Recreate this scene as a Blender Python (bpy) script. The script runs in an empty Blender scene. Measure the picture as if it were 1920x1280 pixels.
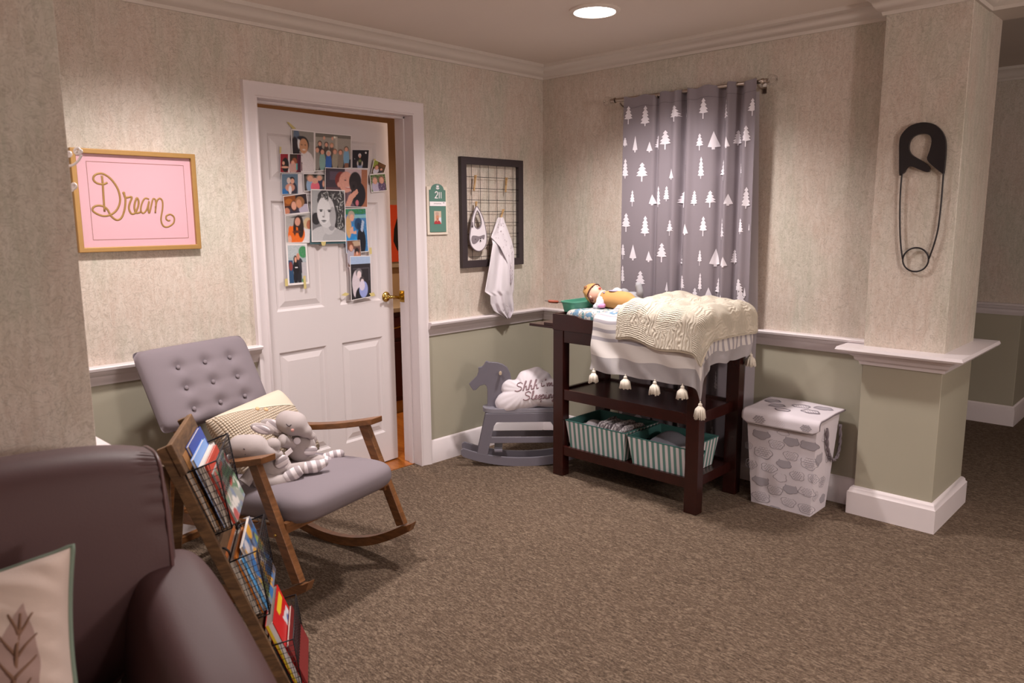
import bpy, bmesh, math, random
import numpy as np
from mathutils import Vector, Matrix, Euler
from mathutils.geometry import tessellate_polygon
random.seed(7); rng=np.random.RandomState(5)
PI=math.pi
sc=bpy.context.scene; COL=sc.collection
V=Vector
# ---------------- camera (fitted to the room) ----------------
FP=1419.13; YAW=.804423; PIT=.160741; ROL=-.0070377; CP=V((-3.97227,-3.51913,1.5))
def _cam():
    cy,sy=math.cos(YAW),math.sin(YAW); cp,sp=math.cos(PIT),math.sin(PIT)
    f=V((sy*cp,cy*cp,-sp)); r=V((cy,-sy,0)); u=r.cross(f); cr,sr=math.cos(ROL),math.sin(ROL)
    return cr*r+sr*u, -sr*r+cr*u, f
CR,CU,CF=_cam()
def ray(px,py): return CF+CR*((px-960)/FP)-CU*((py-640)/FP)
def AX(px,py,ax,val):
    d=ray(px,py); return CP+d*((val-CP[ax])/d[ax])
def LW(px,py,y=0): return AX(px,py,1,y)
def RW(px,py,x=0): return AX(px,py,0,x)
def FZ(px,py,z=0): return AX(px,py,2,z)
def PL(px,py,o,n):
    d=ray(px,py); return CP+d*((o-CP).dot(n)/d.dot(n))
cam=bpy.data.cameras.new('camera'); co=bpy.data.objects.new('camera',cam); COL.objects.link(co)
co.matrix_world=Matrix(((CR.x,CU.x,-CF.x,CP.x),(CR.y,CU.y,-CF.y,CP.y),(CR.z,CU.z,-CF.z,CP.z),(0,0,0,1)))
cam.sensor_width=36; cam.lens=36*FP/1920; cam.clip_start=.05
cam.dof.use_dof=True; cam.dof.focus_distance=4.3; cam.dof.aperture_fstop=4.0
sc.camera=co
# ---------------- mesh builder ----------------
def cat(P,n=6,closed=False):
    P=[V(p) for p in P]; N=len(P)
    if N<3: return P
    out=[]
    for i in range(N if closed else N-1):
        if closed: a,b,c,d=P[i-1],P[i],P[(i+1)%N],P[(i+2)%N]
        else: b,c=P[i],P[i+1]; a=P[i-1] if i else b*2-c; d=P[i+2] if i+2<N else c*2-b
        for k in range(n):
            t=k/n; out.append(.5*((2*b)+(c-a)*t+(2*a-5*b+4*c-d)*t*t+(3*b-a-3*c+d)*t**3))
    if not closed: out.append(P[-1])
    return out
class MB:
    def __init__(s): s.v=[]; s.f=[]; s.uv=None; s.col=None; s.mk=[]
    def mark(s,i): s.mk.append((len(s.f),i)); return s
    def add(s,vs,fs):
        o=len(s.v); s.v+= [V(p) for p in vs]; s.f+=[tuple(i+o for i in f) for f in fs]; return s
    def box(s,a,b,M=None):
        x0,y0,z0=a; x1,y1,z1=b
        if x0>x1:x0,x1=x1,x0
        if y0>y1:y0,y1=y1,y0
        if z0>z1:z0,z1=z1,z0
        vs=[V(p) for p in((x0,y0,z0),(x1,y0,z0),(x1,y1,z0),(x0,y1,z0),(x0,y0,z1),(x1,y0,z1),(x1,y1,z1),(x0,y1,z1))]
        if M is not None: vs=[M@p for p in vs]
        return s.add(vs,[(3,2,1,0),(4,5,6,7),(0,1,5,4),(1,2,6,5),(2,3,7,6),(3,0,4,7)])
    def bar(s,p,q,w,h,up=(0,0,1),ext=0):
        p=V(p);q=V(q); d=(q-p).normalized(); p=p-d*ext;q=q+d*ext; up=V(up); sd=d.cross(up).normalized(); u2=sd.cross(d)
        vs=[e+sd*(i*w/2)+u2*(j*h/2) for e in(p,q) for i,j in((-1,-1),(1,-1),(1,1),(-1,1))]
        return s.add(vs,[(0,1,2,3),(7,6,5,4),(0,4,5,1),(1,5,6,2),(2,6,7,3),(3,7,4,0)])
    def tube(s,P,r,seg=8,closed=False,flat=None,n=1):
        if n>1:
            if hasattr(r,'__len__'):
                R=[]; 
                for i in range(len(P)-1): R+=[r[i]+(r[i+1]-r[i])*k/n for k in range(n)]
                r=R+[r[-1]]
            P=cat(P,n,closed)
        P=[V(p) for p in P]; N=len(P)
        if not hasattr(r,'__len__'): r=[r]*N
        T=[]
        for i in range(N):
            a=P[i-1] if (i or closed) else P[0]; b=P[(i+1)%N] if (i<N-1 or closed) else P[-1]
            t=(b-a); T.append(t.normalized() if t.length>1e-9 else V((0,0,1)))
        nrm=flat if flat is not None else (V((0,0,1)) if abs(T[0].z)<.9 else V((1,0,0)))
        nrm=V(nrm); vs=[];fs=[]
        for i in range(N):
            x=nrm-T[i]*nrm.dot(T[i])
            if x.length<1e-6: x=T[i].orthogonal()
            x.normalize(); y=T[i].cross(x)
            if flat is None: nrm=x
            k=.3 if flat is not None else 1
            for j in range(seg):
                a=2*PI*j/seg; vs.append(P[i]+x*(r[i]*k*math.cos(a))+y*(r[i]*math.sin(a)))
        M=N if closed else N-1
        for i in range(M):
            for j in range(seg):
                a=i*seg+j;b=i*seg+(j+1)%seg;c=((i+1)%N)*seg+(j+1)%seg;d=((i+1)%N)*seg+j; fs.append((a,b,c,d))
        if not closed: fs+=[tuple(range(seg))[::-1],tuple((N-1)*seg+j for j in range(seg))]
        return s.add(vs,fs)
    def limb(s,P,R,seg=14,n=6):
        # rounded tapered tube
        P=[V(p) for p in P]; L=cat(P,n); RR=[]
        for i in range(len(P)-1): RR+=[R[i]+(R[i+1]-R[i])*(3*(k/n)**2-2*(k/n)**3) for k in range(n)]
        RR.append(R[-1])
        d0=(L[0]-L[1]).normalized(); d1=(L[-1]-L[-2]).normalized(); pre=[];pr=[];po=[];qr=[]
        for k in range(5):
            a=PI/2*(1-k/5.); pre.append(L[0]+d0*RR[0]*math.sin(a)); pr.append(max(RR[0]*math.cos(a),1e-4))
            a=PI/2*((k+1)/5.); po.append(L[-1]+d1*RR[-1]*math.sin(a)); qr.append(max(RR[-1]*math.cos(a),1e-4))
        return s.tube(pre+L+po,pr+RR+qr,seg)
    def ell(s,c,r,R=None,nu=20,nv=12):
        c=V(c); vs=[];fs=[]
        if not hasattr(r,'__len__'): r=(r,r,r)
        R=R or Matrix.Identity(3)
        for i in range(nv+1):
            t=PI*i/nv
            for j in range(nu):
                p=2*PI*j/nu; vs.append(c+R@V((r[0]*math.sin(t)*math.cos(p),r[1]*math.sin(t)*math.sin(p),r[2]*math.cos(t))))
        for i in range(nv):
            for j in range(nu):
                a=i*nu+j;b=i*nu+(j+1)%nu; fs.append((a,a+nu,b+nu,b))
        return s.add(vs,fs)
    def lathe(s,prof,c,R=None,seg=32,caps=True):
        c=V(c);R=R or Matrix.Identity(3);vs=[];fs=[];n=len(prof)
        for r,z in prof:
            for j in range(seg):
                a=2*PI*j/seg; vs.append(c+R@V((r*math.cos(a),r*math.sin(a),z)))
        for i in range(n-1):
            for j in range(seg):
                a=i*seg+j;b=i*seg+(j+1)%seg; fs.append((a,b,b+seg,a+seg))
        if caps: fs+=[tuple(range(seg))[::-1],tuple((n-1)*seg+j for j in range(seg))]
        return s.add(vs,fs)
    def grid(s,f,nu,nv,uvf=None,cu=False,colf=None):
        o=len(s.v); L=[]
        for i in range(nv+1):
            for j in range(nu+(0 if cu else 1)): L.append(f(j/nu,i/nv))
        w=nu if cu else nu+1; fs=[]
        for i in range(nv):
            for j in range(nu):
                j2=(j+1)%w if cu else j+1
                fs.append((i*w+j,i*w+j2,(i+1)*w+j2,(i+1)*w+j))
        s.add(L,fs)
        if uvf:
            if s.uv is None: s.uv=[(0,0)]*o
            for i in range(nv+1):
                for j in range(w): s.uv.append(uvf(j/nu,i/nv))
        if colf is not None:
            if s.col is None: s.col=[(1,1,1)]*o
            for i in range(nv+1):
                for j in range(w): s.col.append(colf(j/nu,i/nv))
        return s
    def prism(s,loops,n,t0,t1=0):
        # loops of 3d points in one plane; solid from offset t0 to t1 along n
        n=V(n)
        if not hasattr(loops[0][0],'__len__'): loops=[loops]
        loops=[[V(p) for p in l] for l in loops]; flat=[p for l in loops for p in l]; N=len(flat)
        tri=tessellate_polygon(loops)
        fs=[]
        for t in tri:
            a,b,c=(flat[i] for i in t); k=(b-a).cross(c-a).dot(n)
            t=tuple(t) if k>0 else tuple(t)[::-1]
            fs.append(tuple(i+N for i in t)); fs.append(t[::-1])
        o=0
        for l in loops:
            m=len(l)
            for i in range(m): a=o+i;b=o+(i+1)%m; fs.append((a,b,b+N,a+N))
            o+=m
        return s.add([p+n*t0 for p in flat]+[p+n*t1 for p in flat],fs)
    def strips(s,loop,n,off):
        return s.prism(loop,n,off,off+.0004)
    def extr(s,prof,path,closed=False,side=1,zdir=None):
        # moulding: prof (d,z) outward distance / height ; path plan points (x,y)
        P=[V((p[0],p[1])) for p in path]; N=len(P); vs=[];m=len(prof)
        for i in range(N):
            def nr(a,b):
                d=(b-a).normalized(); return V((d.y,-d.x))*side
            ns=[]
            if i>0 or closed: ns.append(nr(P[i-1],P[i]))
            if i<N-1 or closed: ns.append(nr(P[i],P[(i+1)%N]))
            q=sum(ns,V((0,0)));q=q/len(ns); q=q/max(q.dot(q),1e-6)*1.0 if len(ns)==2 else ns[0]
            for d,z in prof: vs.append((P[i].x+q.x*d,P[i].y+q.y*d,z))
        fs=[]
        for i in range(N if closed else N-1):
            for j in range(m):
                a=i*m+j;b=i*m+(j+1)%m;c=((i+1)%N)*m+(j+1)%m;d=((i+1)%N)*m+j; fs.append((a,b,c,d))
        if not closed: fs+=[tuple(range(m))[::-1],tuple((N-1)*m+j for j in range(m))]
        return s.add(vs,fs)
WM={}
def thing(name,label,cat_,loc,rz=0,group=None):
    o=bpy.data.objects.new(name,None); COL.objects.link(o); o.location=loc; o.rotation_euler=(0,0,rz)
    o.empty_display_size=.1; WM[o.name]=Matrix.Translation(V(loc))@Matrix.Rotation(rz,4,'Z'); tag(o,label,cat_,group); return o
def tag(o,label,cat_=None,group=None,kind=None):
    if label: o['label']=label
    if cat_: o['category']=cat_
    if group: o['group']=group
    if kind: o['kind']=kind
    return o
def obj(name,mb,m,parent=None,loc=None,bevel=0,smooth=False,sub=0,label=None,recalc=True,seg=2):
    me=bpy.data.meshes.new(name)
    if parent is not None: W=WM[parent.name]
    else:
        if loc is None:
            xs=[p.x for p in mb.v];ys=[p.y for p in mb.v];zs=[p.z for p in mb.v]
            loc=((min(xs)+max(xs))/2,(min(ys)+max(ys))/2,min(zs))
        W=Matrix.Translation(V(loc))
    Wi=W.inverted()
    me.from_pydata([tuple(Wi@p) for p in mb.v],[],mb.f); me.update()
    if mb.uv is not None:
        u=me.uv_layers.new(name='UVMap'); 
        while len(mb.uv)<len(mb.v): mb.uv.append((0,0))
        for l in me.loops: u.data[l.index].uv=mb.uv[l.vertex_index]
    if mb.col is not None:
        a=me.color_attributes.new('Col','FLOAT_COLOR','POINT')
        for i,c in enumerate(mb.col): a.data[i].color=(c[0],c[1],c[2],1)
    if recalc:
        b=bmesh.new(); b.from_mesh(me); bmesh.ops.recalc_face_normals(b,faces=b.faces); b.to_mesh(me); b.free()
    if smooth:
        me.polygons.foreach_set('use_smooth',[True]*len(me.polygons))
        if smooth=='auto': me.set_sharp_from_angle(angle=.7)
    for q in (m if isinstance(m,(list,tuple)) else [m]): me.materials.append(q)
    if mb.mk:
        idx=[0]*len(mb.f)
        for st,i in mb.mk:
            for k in range(st,len(mb.f)): idx[k]=i
        me.polygons.foreach_set('material_index',idx)
    o=bpy.data.objects.new(name,me); COL.objects.link(o)
    if parent is not None: o.parent=parent
    else: o.location=loc
    WM[o.name]=W
    if bevel:
        q=o.modifiers.new('bevel','BEVEL'); q.width=bevel; q.segments=seg; q.limit_method='ANGLE'; q.angle_limit=.6
        if not smooth:
            me.polygons.foreach_set('use_smooth',[True]*len(me.polygons)); 
            me.set_sharp_from_angle(angle=.6); q.harden_normals=True
    if sub:
        q=o.modifiers.new('sub','SUBSURF'); q.levels=sub; q.render_levels=sub
    if label: o['label']=label
    return o
def struct(name,mb,m,**k):
    o=obj(name,mb,m,**k)
    if k.get('parent') is None: o['kind']='structure'
    return o
# ---------------- materials ----------------
def s2l(c): return tuple((x/12.92 if x<=.04045 else ((x+.055)/1.055)**2.4) for x in c)
def hx(h): h=h.lstrip('#'); return s2l(tuple(int(h[i:i+2],16)/255 for i in(0,2,4)))
class NT:
    def __init__(s,name):
        s.m=bpy.data.materials.new(name); s.m.use_nodes=True; s.t=s.m.node_tree; s.b=s.t.nodes['Principled BSDF']
    def n(s,ty,ins={},**at):
        x=s.t.nodes.new(ty)
        for k,v in at.items(): setattr(x,k,v)
        for k,v in ins.items(): s.set(x.inputs[k],v)
        return x
    def set(s,i,v):
        if isinstance(v,bpy.types.NodeSocket): s.t.links.new(v,i)
        elif isinstance(v,bpy.types.Node): s.t.links.new(v.outputs[0],i)
        else:
            if hasattr(v,'__len__') and len(v)==3 and i.type=='RGBA': v=(*v,1)
            i.default_value=v
    def P(s,**k):
        for a,v in k.items(): s.set(s.b.inputs[a.replace('_',' ')],v)
    def mix(s,f,a,b,bt='MIX'):
        x=s.t.nodes.new('ShaderNodeMix'); x.data_type='RGBA'; x.blend_type=bt
        s.set(x.inputs[0],f);s.set(x.inputs[6],a);s.set(x.inputs[7],b); return x.outputs[2]
    def math(s,op,a,b=0,c=0):
        x=s.n('ShaderNodeMath',operation=op); s.set(x.inputs[0],a); s.set(x.inputs[1],b)
        if op in('MULTIPLY_ADD',): s.set(x.inputs[2],c)
        return x.outputs[0]
    def coord(s,w='Object',scale=(1,1,1),rot=(0,0,0),loc=(0,0,0)):
        c=s.n('ShaderNodeTexCoord'); m=s.n('ShaderNodeMapping'); s.t.links.new(c.outputs[w],m.inputs[0])
        m.inputs['Scale'].default_value=scale; m.inputs['Rotation'].default_value=rot; m.inputs['Location'].default_value=loc; return m.outputs[0]
    def noise(s,v,scale,detail=3,rough=.5,dist=0):
        return s.n('ShaderNodeTexNoise',{'Vector':v,'Scale':scale,'Detail':detail,'Roughness':rough,'Distortion':dist}).outputs[0]
    def ramp(s,f,*st):
        x=s.n('ShaderNodeValToRGB',{'Fac':f}); e=x.color_ramp.elements
        while len(e)<len(st): e.new(.5)
        for q,(p,c) in zip(e,st): q.position=p; q.color=(*c,1) if len(c)==3 else c
        return x.outputs[0]
    def bump(s,h,st=.3,d=.002):
        x=s.n('ShaderNodeBump',{'Height':h,'Strength':st,'Distance':d}); s.set(s.b.inputs['Normal'],x.outputs[0])
def mat(name,c,r=.6,metal=0,var=.0,vs=8,bump=0,bs=200,bd=.001,spec=None,**k):
    N=NT(name); c=hx(c) if isinstance(c,str) else c
    v=N.coord()
    if var: 
        f=N.noise(v,vs,3); N.P(Base_Color=N.mix(f,tuple(x*(1-var) for x in c),tuple(min(1,x*(1+var)) for x in c)))
    else: N.P(Base_Color=c)
    N.P(Roughness=r,Metallic=metal)
    if spec is not None: N.b.inputs['Specular IOR Level'].default_value=spec
    if bump: N.bump(N.noise(v,bs,2),bump,bd)
    for a,b in k.items(): N.P(**{a:b})
    return N.m
def wood(name,c1,c2,scale=(1,1,14),rough=.4,ns=3,bump=.1):
    N=NT(name); v=N.coord(scale=scale); f=N.noise(v,ns,6,.6,1.2); f2=N.noise(v,ns*6,3)
    c=N.mix(N.ramp(f,(.35,(0,0,0)),(.65,(1,1,1))),hx(c1),hx(c2)); c=N.mix(N.math('MULTIPLY',f2,.25),c,tuple(x*.5 for x in hx(c1)))
    N.P(Base_Color=c,Roughness=rough); N.bump(f2,bump,.001); return N.m
def wallmat(name,green=True):
    N=NT(name); v=N.coord()
    tc=N.n('ShaderNodeTexCoord'); 
    geo=N.n('ShaderNodeNewGeometry')
    pos=geo.outputs['Position']
    mp=N.n('ShaderNodeMapping',{'Vector':pos}); mp.inputs['Scale'].default_value=(1,1,.35)
    big=N.noise(mp.outputs[0],3.6,5,.62,.5)
    mp2=N.n('ShaderNodeMapping',{'Vector':pos}); mp2.inputs['Scale'].default_value=(1,1,.22)
    st=N.noise(mp2.outputs[0],34,4,.62,1.4)
    sw=N.noise(pos,15,2,.45,4.5)
    c=N.mix(N.ramp(big,(.42,(0,0,0)),(.6,(1,1,1))),hx('#c2afa2'),hx('#b6b0a1'))
    c=N.mix(N.math('MULTIPLY',N.ramp(st,(.36,(0,0,0)),(.72,(1,1,1))),.75),c,hx('#d6cac0'))
    line=N.ramp(sw,(.46,(0,0,0)),(.49,(1,1,1)),(.505,(1,1,1)),(.535,(0,0,0)))
    c=N.mix(N.math('MULTIPLY',line,.42),c,hx('#93877a'))
    c=N.mix(N.math('MULTIPLY',N.ramp(N.noise(pos,22,2,.5,3.5),(.5,(0,0,0)),(.55,(1,1,1)),(.60,(0,0,0))),.4),c,hx('#ddd3ca'))
    sx=N.n('ShaderNodeSeparateXYZ',{0:pos})
    g=N.math('LESS_THAN',sx.outputs[2],.86)
    gr=N.mix(N.noise(pos,5,3),hx('#a49d8c'),hx('#a9a291'))
    c=N.mix(g,c,gr)
    N.P(Base_Color=c,Roughness=N.math('MULTIPLY_ADD',g,-.12,.62)); 
    inv=N.math('SUBTRACT',1,g)
    N.bump(N.math('MULTIPLY',N.math('ADD',N.math('MULTIPLY',st,.8),N.math('MULTIPLY',line,.6)),inv),.35,.0015)
    return N.m
M={}
M['wall']=wallmat('wallpaper and painted wainscot')
M['trim']=mat('painted trim','#dcd1d3',.33,var=.02)
M['ceil']=mat('ceiling paint','#dccfc6',.8,var=.02,vs=2)
M['crown']=mat('crown paint','#d0c5bd',.5)
def carpet():
    N=NT('carpet'); v=N.coord()
    a=N.noise(v,150,3,.75)
    d1=N.noise(N.coord(scale=(1,.28,1),rot=(0,0,.8)),185,2,.6); d2=N.noise(N.coord(scale=(1,.28,1),rot=(0,0,-.75)),185,2,.6)
    chk=N.n('ShaderNodeTexVoronoi',{'Vector':v,'Scale':60}); sel=N.math('GREATER_THAN',chk.outputs['Color'],.5)
    d=N.mix(sel,d1,d2)
    big=N.noise(v,1.2,3); b=N.noise(v,30,3,.6,.5)
    c=N.ramp(d,(.32,hx('#3b3028')),(.47,hx('#5d4d41')),(.56,hx('#766455')),(.7,hx('#927f6d')))
    c=N.mix(N.math('MULTIPLY',N.ramp(b,(.45,(0,0,0)),(.62,(1,1,1))),.35),c,hx('#5f4e40'))
    c=N.mix(N.math('MULTIPLY',N.ramp(a,(.5,(0,0,0)),(.65,(1,1,1))),.3),c,hx('#9c8873'))
    c=N.mix(N.math('MULTIPLY',big,.2),c,hx('#6b5446'))
    N.P(Base_Color=c,Roughness=.95); N.b.inputs['Specular IOR Level'].default_value=.15
    N.bump(N.math('ADD',a,d),.9,.006); return N.m
M['carpet']=carpet()
M['door']=mat('door paint','#d2c8c9',.38)
M['brass']=mat('polished brass','#c9a95c',.18,1)
M['gold']=mat('gold frame','#a9814a',.42,.25,var=.08,vs=30)
M['goldp']=mat('gold lettering','#a07a3f',.5,.2)
M['pink']=mat('pink print','#d9a9b4',.55,var=.01)
M['white']=mat('white cloth','#d9d0d6',.85,bump=.2,bs=300)
M['blackf']=mat('black frame','#33292c',.5,var=.1,vs=40)
M['wire']=mat('black wire','#221d20',.45,.5)
M['pin']=mat('black pin','#1a1217',.42)
M['clip']=wood('clothespin wood','#b58d5e','#cda877')
M['silver']=mat('brushed nickel','#a89a90',.3,1)
M['greycurt']=mat('grey curtain','#81777e',.85,var=.02,bump=.15,bs=500)
M['tree']=mat('white tree print','#ded6de',.8)
M['lining']=mat('white lining','#ddd4da',.85)
M['cherry']=wood('dark cherry wood','#2b0f0c','#361410',(2,3,2),.25,3,.03)
M['walnut']=wood('walnut wood','#5f3a1d','#875834',(3,3,14),.38)
M['rackwood']=wood('rustic wood','#4e3520','#7c5a3a',(3,3,12),.7,3,.4)
M['upg']=mat('grey upholstery','#7b7076',.9,var=.05,vs=6,bump=.25,bs=600)
M['horse']=mat('grey horse paint','#6c6771',.42,var=.03)
M['horsed']=mat('grey seat paint','#827e88',.4)
M['cream']=mat('cream cloth','#d3c8b6',.9,bump=.3,bs=300)
M['tassel']=mat('cream yarn','#d9cfc2',.95,bump=.6,bs=400)
M['plush']=mat('taupe plush','#a99d9c',.95,bump=.4,bs=500)
M['dark']=mat('dark thread','#3b3034',.8)
M['blush']=mat('pink blush','#d99f98',.9)
M['leather']=mat('brown leather','#4c3132',.6,var=.06,vs=3,bump=.2,bs=220)
M['leatherp']=mat('leather piping','#5d3f40',.4)
M['teal']=mat('teal lining cloth','#41716c',.85,bump=.2)
M['cb']=mat('green plastic','#549a82',.35)
M['rust']=mat('terracotta wood grip','#93452f',.5,var=.15)
M['skin']=mat('doll vinyl skin','#e3b19b',.45)
M['mustard']=mat('mustard cloth','#c6965c',.9,var=.05,bump=.3)
M['brown']=mat('brown cloth','#8a5a3a',.9)
M['hair']=mat('doll hair brown','#5b2f22',.6)
M['lip']=mat('red lips','#c65046',.5)
M['plushg']=mat('light grey plush','#9c9b9f',.95,bump=.4,bs=400)
M['pinkc']=mat('bright pink cloth','#e49ac6',.8)
M['page']=mat('paper pages','#cfc3b8',.9,bump=.3,bs=400)
M['green']=mat('sign green','#557a6e',.5)
M['signb']=mat('sign backplate','#d8cabb',.5)
M['signw']=mat('sign white','#ece2e6',.5)
M['tape']=mat('yellowed tape','#c9b77a',.5)
M['mah']=mat('mahogany cabinet','#3c0f10',.3,var=.1)
M['marble']=mat('pale counter','#9d8a72',.3)
M['tan']=mat('tan wall','#a58563',.8)
M['woodfl']=wood('wood floor','#8a4a1c','#b06a2c',(10,1,1),.3)
M['tile']=mat('tan tile','#c39a7e',.5)
M['black']=mat('black','#0c0808',.6)
def striped(name,c1,c2,f,axis=0,coord='UV',duty=.5,rough=.9,sm=.03):
    N=NT(name); t=N.n('ShaderNodeTexCoord'); s=N.n('ShaderNodeSeparateXYZ',{0:t.outputs[coord]})
    x=N.math('FRACT',N.math('MULTIPLY',s.outputs[axis],f)); 
    m=N.ramp(x,(max(0,duty-sm),(0,0,0)),(min(1,duty+sm),(1,1,1)))
    N.P(Base_Color=N.mix(m,hx(c1),hx(c2)),Roughness=rough); return N.m
M['stripeT']=striped('teal stripe cloth','#5f8e87','#d9d3d3',1,0)
M['plushs']=striped('striped plush','#a2969a','#ded3d6',1,0,duty=.5,sm=.08)
def printm():
    N=NT('photo print'); a=N.n('ShaderNodeAttribute',attribute_name='Col'); N.P(Base_Color=a.outputs['Color'],Roughness=.42); return N.m
M['print']=printm()
def clothprint(name,rough=.9):
    N=NT(name); a=N.n('ShaderNodeAttribute',attribute_name='Col'); N.P(Base_Color=a.outputs['Color'],Roughness=rough); N.bump(N.noise(N.coord(),400,2),.2,.001); return N.m
M['cprint']=clothprint('printed cloth')
M['gprint']=clothprint('glossy cover',.3)
def glass():
    N=NT('picture glass'); N.P(Base_Color=(1,1,1),Roughness=.03,Transmission_Weight=1,IOR=1.08); return N.m
def clearg():
    N=NT('clear acrylic'); N.P(Base_Color=(.95,.93,.92),Roughness=.05,Transmission_Weight=1,IOR=1.4); return N.m
M['glass']=glass(); M['acr']=clearg()
def emis(name,c,s):
    N=NT(name); N.P(Base_Color=(.8,.8,.8),Emission_Color=c,Emission_Strength=s); return N.m
M['lens']=emis('lit diffuser',(1,.93,.9),14)
def pane():
    N=NT('picture glass'); t=N.t; tr=N.n('ShaderNodeBsdfTransparent'); gl=N.n('ShaderNodeBsdfGlossy',{'Roughness':.05}); lw=N.n('ShaderNodeLayerWeight',{'Blend':.5}); fr=N.n('ShaderNodeMath',operation='MULTIPLY_ADD'); N.set(fr.inputs[0],N.math('POWER',lw.outputs['Facing'],4)); fr.inputs[1].default_value=.4; fr.inputs[2].default_value=.03
    mx=N.n('ShaderNodeMixShader'); t.links.new(fr.outputs[0],mx.inputs[0]); t.links.new(tr.outputs[0],mx.inputs[1]); t.links.new(gl.outputs[0],mx.inputs[2])
    t.links.new(mx.outputs[0],t.nodes['Material Output'].inputs[0]); return N.m
M['glass']=pane()
# ================= ROOM =================
CEIL=2.5
XE0,XE1=-5.4,5.2; YE=-6.6
m=MB().box((XE0,YE,-.1),(XE1,.06,0)); m.box((.15,.06,-.1),(XE1,.3,0)); struct('floor',m,M['carpet'])
m=MB().box((-2.6,.06,-.1),(.15,1.7,.004)).box((.15,.3,-.1),(.6,1.7,.004)); struct('floor',m,M['woodfl'])
m=MB().box((2.7,-2.62,-.05),(XE1,-2.44,.006)); struct('floor',m,M['tile'])
m=MB().box((XE0,YE,CEIL),(XE1,2.7,CEIL+.1)); struct('ceiling',m,M['ceil'])
# door wall
DX0,DX1,DT=-2.09,-1.134,2.086
m=MB().box((-3.34,0,0),(DX0-.02,.15,CEIL)).box((DX1+.02,0,0),(.16,.15,CEIL)).box((DX0-.02,0,DT+.02),(DX1+.02,.15,CEIL)); struct('wall_left',m,M['wall'])
# window-side wall and its end column
m=MB().box((0,-2.21,0),(.15,0,CEIL)); struct('wall_right',m,M['wall'])
m=MB().box((-.1,-2.57,0),(.42,-2.21,CEIL)); struct('wall_column',m,M['wall'],bevel=.004)
# near pillar on the left
m=MB().box((XE0,-1.38,0),(-3.34,.15,CEIL)); struct('wall_pillar',m,M['wall'],bevel=.004)
m=MB().box((XE0-.1,YE,0),(XE0,-1.38,CEIL)); struct('wall_west',m,M['wall'])
m=MB().box((XE0,YE-.1,0),(XE1,YE,CEIL)); struct('wall_back',m,M['wall'])
# corridor beyond the column
m=MB().box((2.33,-2.44,0),(XE1,.3,CEIL)); struct('wall_far',m,M['wall'],bevel=.004)
m=MB().box((.15,.15,0),(2.33,.3,CEIL)); struct('wall_corridor',m,M['wall'])
m=MB().box((XE1,YE,0),(XE1+.1,-2.44,CEIL)); struct('wall_east',m,M['wall'])
m=MB().box((.17,YE,2.42),(.42,-2.57,CEIL)); struct('trim_1',m,M['crown'])
# crown moulding
cp=[(0,2.415),(.012,2.415),(.016,2.43),(.03,2.437),(.045,2.455),(.055,2.475),(.07,2.482),(.074,CEIL),(0,CEIL)]
m=MB().extr(cp,[(-3.34,-1.38),(-3.34,0),(0,0),(0,-2.21),(-.1,-2.21),(-.1,-2.57),(.17,-2.57),(.17,YE)])
struct('trim_2',m,M['crown'],smooth='auto')
m=MB().extr([(d,z-.0) for d,z in cp],[(XE0,-1.38),(-3.34,-1.38),(-3.34,-1.2)][:2]); struct('trim_3',m,M['crown'],smooth='auto')
m=MB().extr(cp,[(2.33,.1),(2.33,-2.44),(XE1,-2.44)]); struct('trim_4',m,M['crown'],smooth='auto')
# chair rails
def rail(t,h=.0,k=1.0): return [(0,t-.085),(.008,t-.085),(.012,t-.07),(.02*k,t-.06),(.022*k,t-.045),(.035*k,t-.035),(.04*k,t-.02),(.052*k,t-.016),(.055*k,t-.005),(.05*k,t),(0,t)]
n_=5
for pth in ([(-3.34,0),(DX0-.065,0)],[(DX1+.07,0),(0,0),(0,-2.21)],[(2.33,.1),(2.33,-2.44),(XE1,-2.44)]):
    struct('trim_%d'%n_,MB().extr(rail(.885),pth),M['trim'],smooth='auto'); n_+=1
cap=[(0,.775),(.01,.775),(.014,.79),(.03,.80),(.034,.815),(.05,.825),(.055,.838),(.096,.842),(.102,.852),(.096,.866),(0,.868)]
struct('trim_%d'%n_,MB().extr(cap,[(0,-2.21),(-.1,-2.21),(-.1,-2.57),(.42,-2.57),(.42,-2.3)]),M['trim'],smooth='auto'); n_+=1
struct('trim_%d'%n_,MB().extr([(d*.85,z) for d,z in cap],[(XE0,-1.38),(-3.34,-1.38),(-3.34,-.02)]),M['trim'],smooth='auto'); n_+=1
# baseboards
bp=[(0,0),(.018,0),(.018,.115),(.013,.122),(.012,.132),(.006,.142),(0,.145)]
struct('baseboard_left',MB().extr(bp,[(DX1+.07,0),(0,0),(0,-2.21)]),M['trim'],smooth='auto')
struct('baseboard_door',MB().extr(bp,[(-3.34,0),(DX0-.065,0)]),M['trim'],smooth='auto')
bc=[(d*1.4,z) for d,z in bp]
struct('baseboard_column',MB().extr(bc,[(-.0,-2.21),(-.1,-2.21),(-.1,-2.57),(.42,-2.57),(.42,-2.3)]),M['trim'],smooth='auto')
struct('baseboard_pillar',MB().extr(bp,[(XE0,-1.38),(-3.34,-1.38),(-3.34,0)]),M['trim'],smooth='auto')
struct('baseboard_far',MB().extr(bp,[(2.33,.1),(2.33,-2.44),(XE1,-2.44)]),M['trim'],smooth='auto')
# door casing + jamb
cs=[(0,0),(0,.012),(.006,.014),(.012,.008),(.03,.012),(.05,.018),(.062,.024),(.072,.022),(.075,0)]
m=MB()
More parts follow.
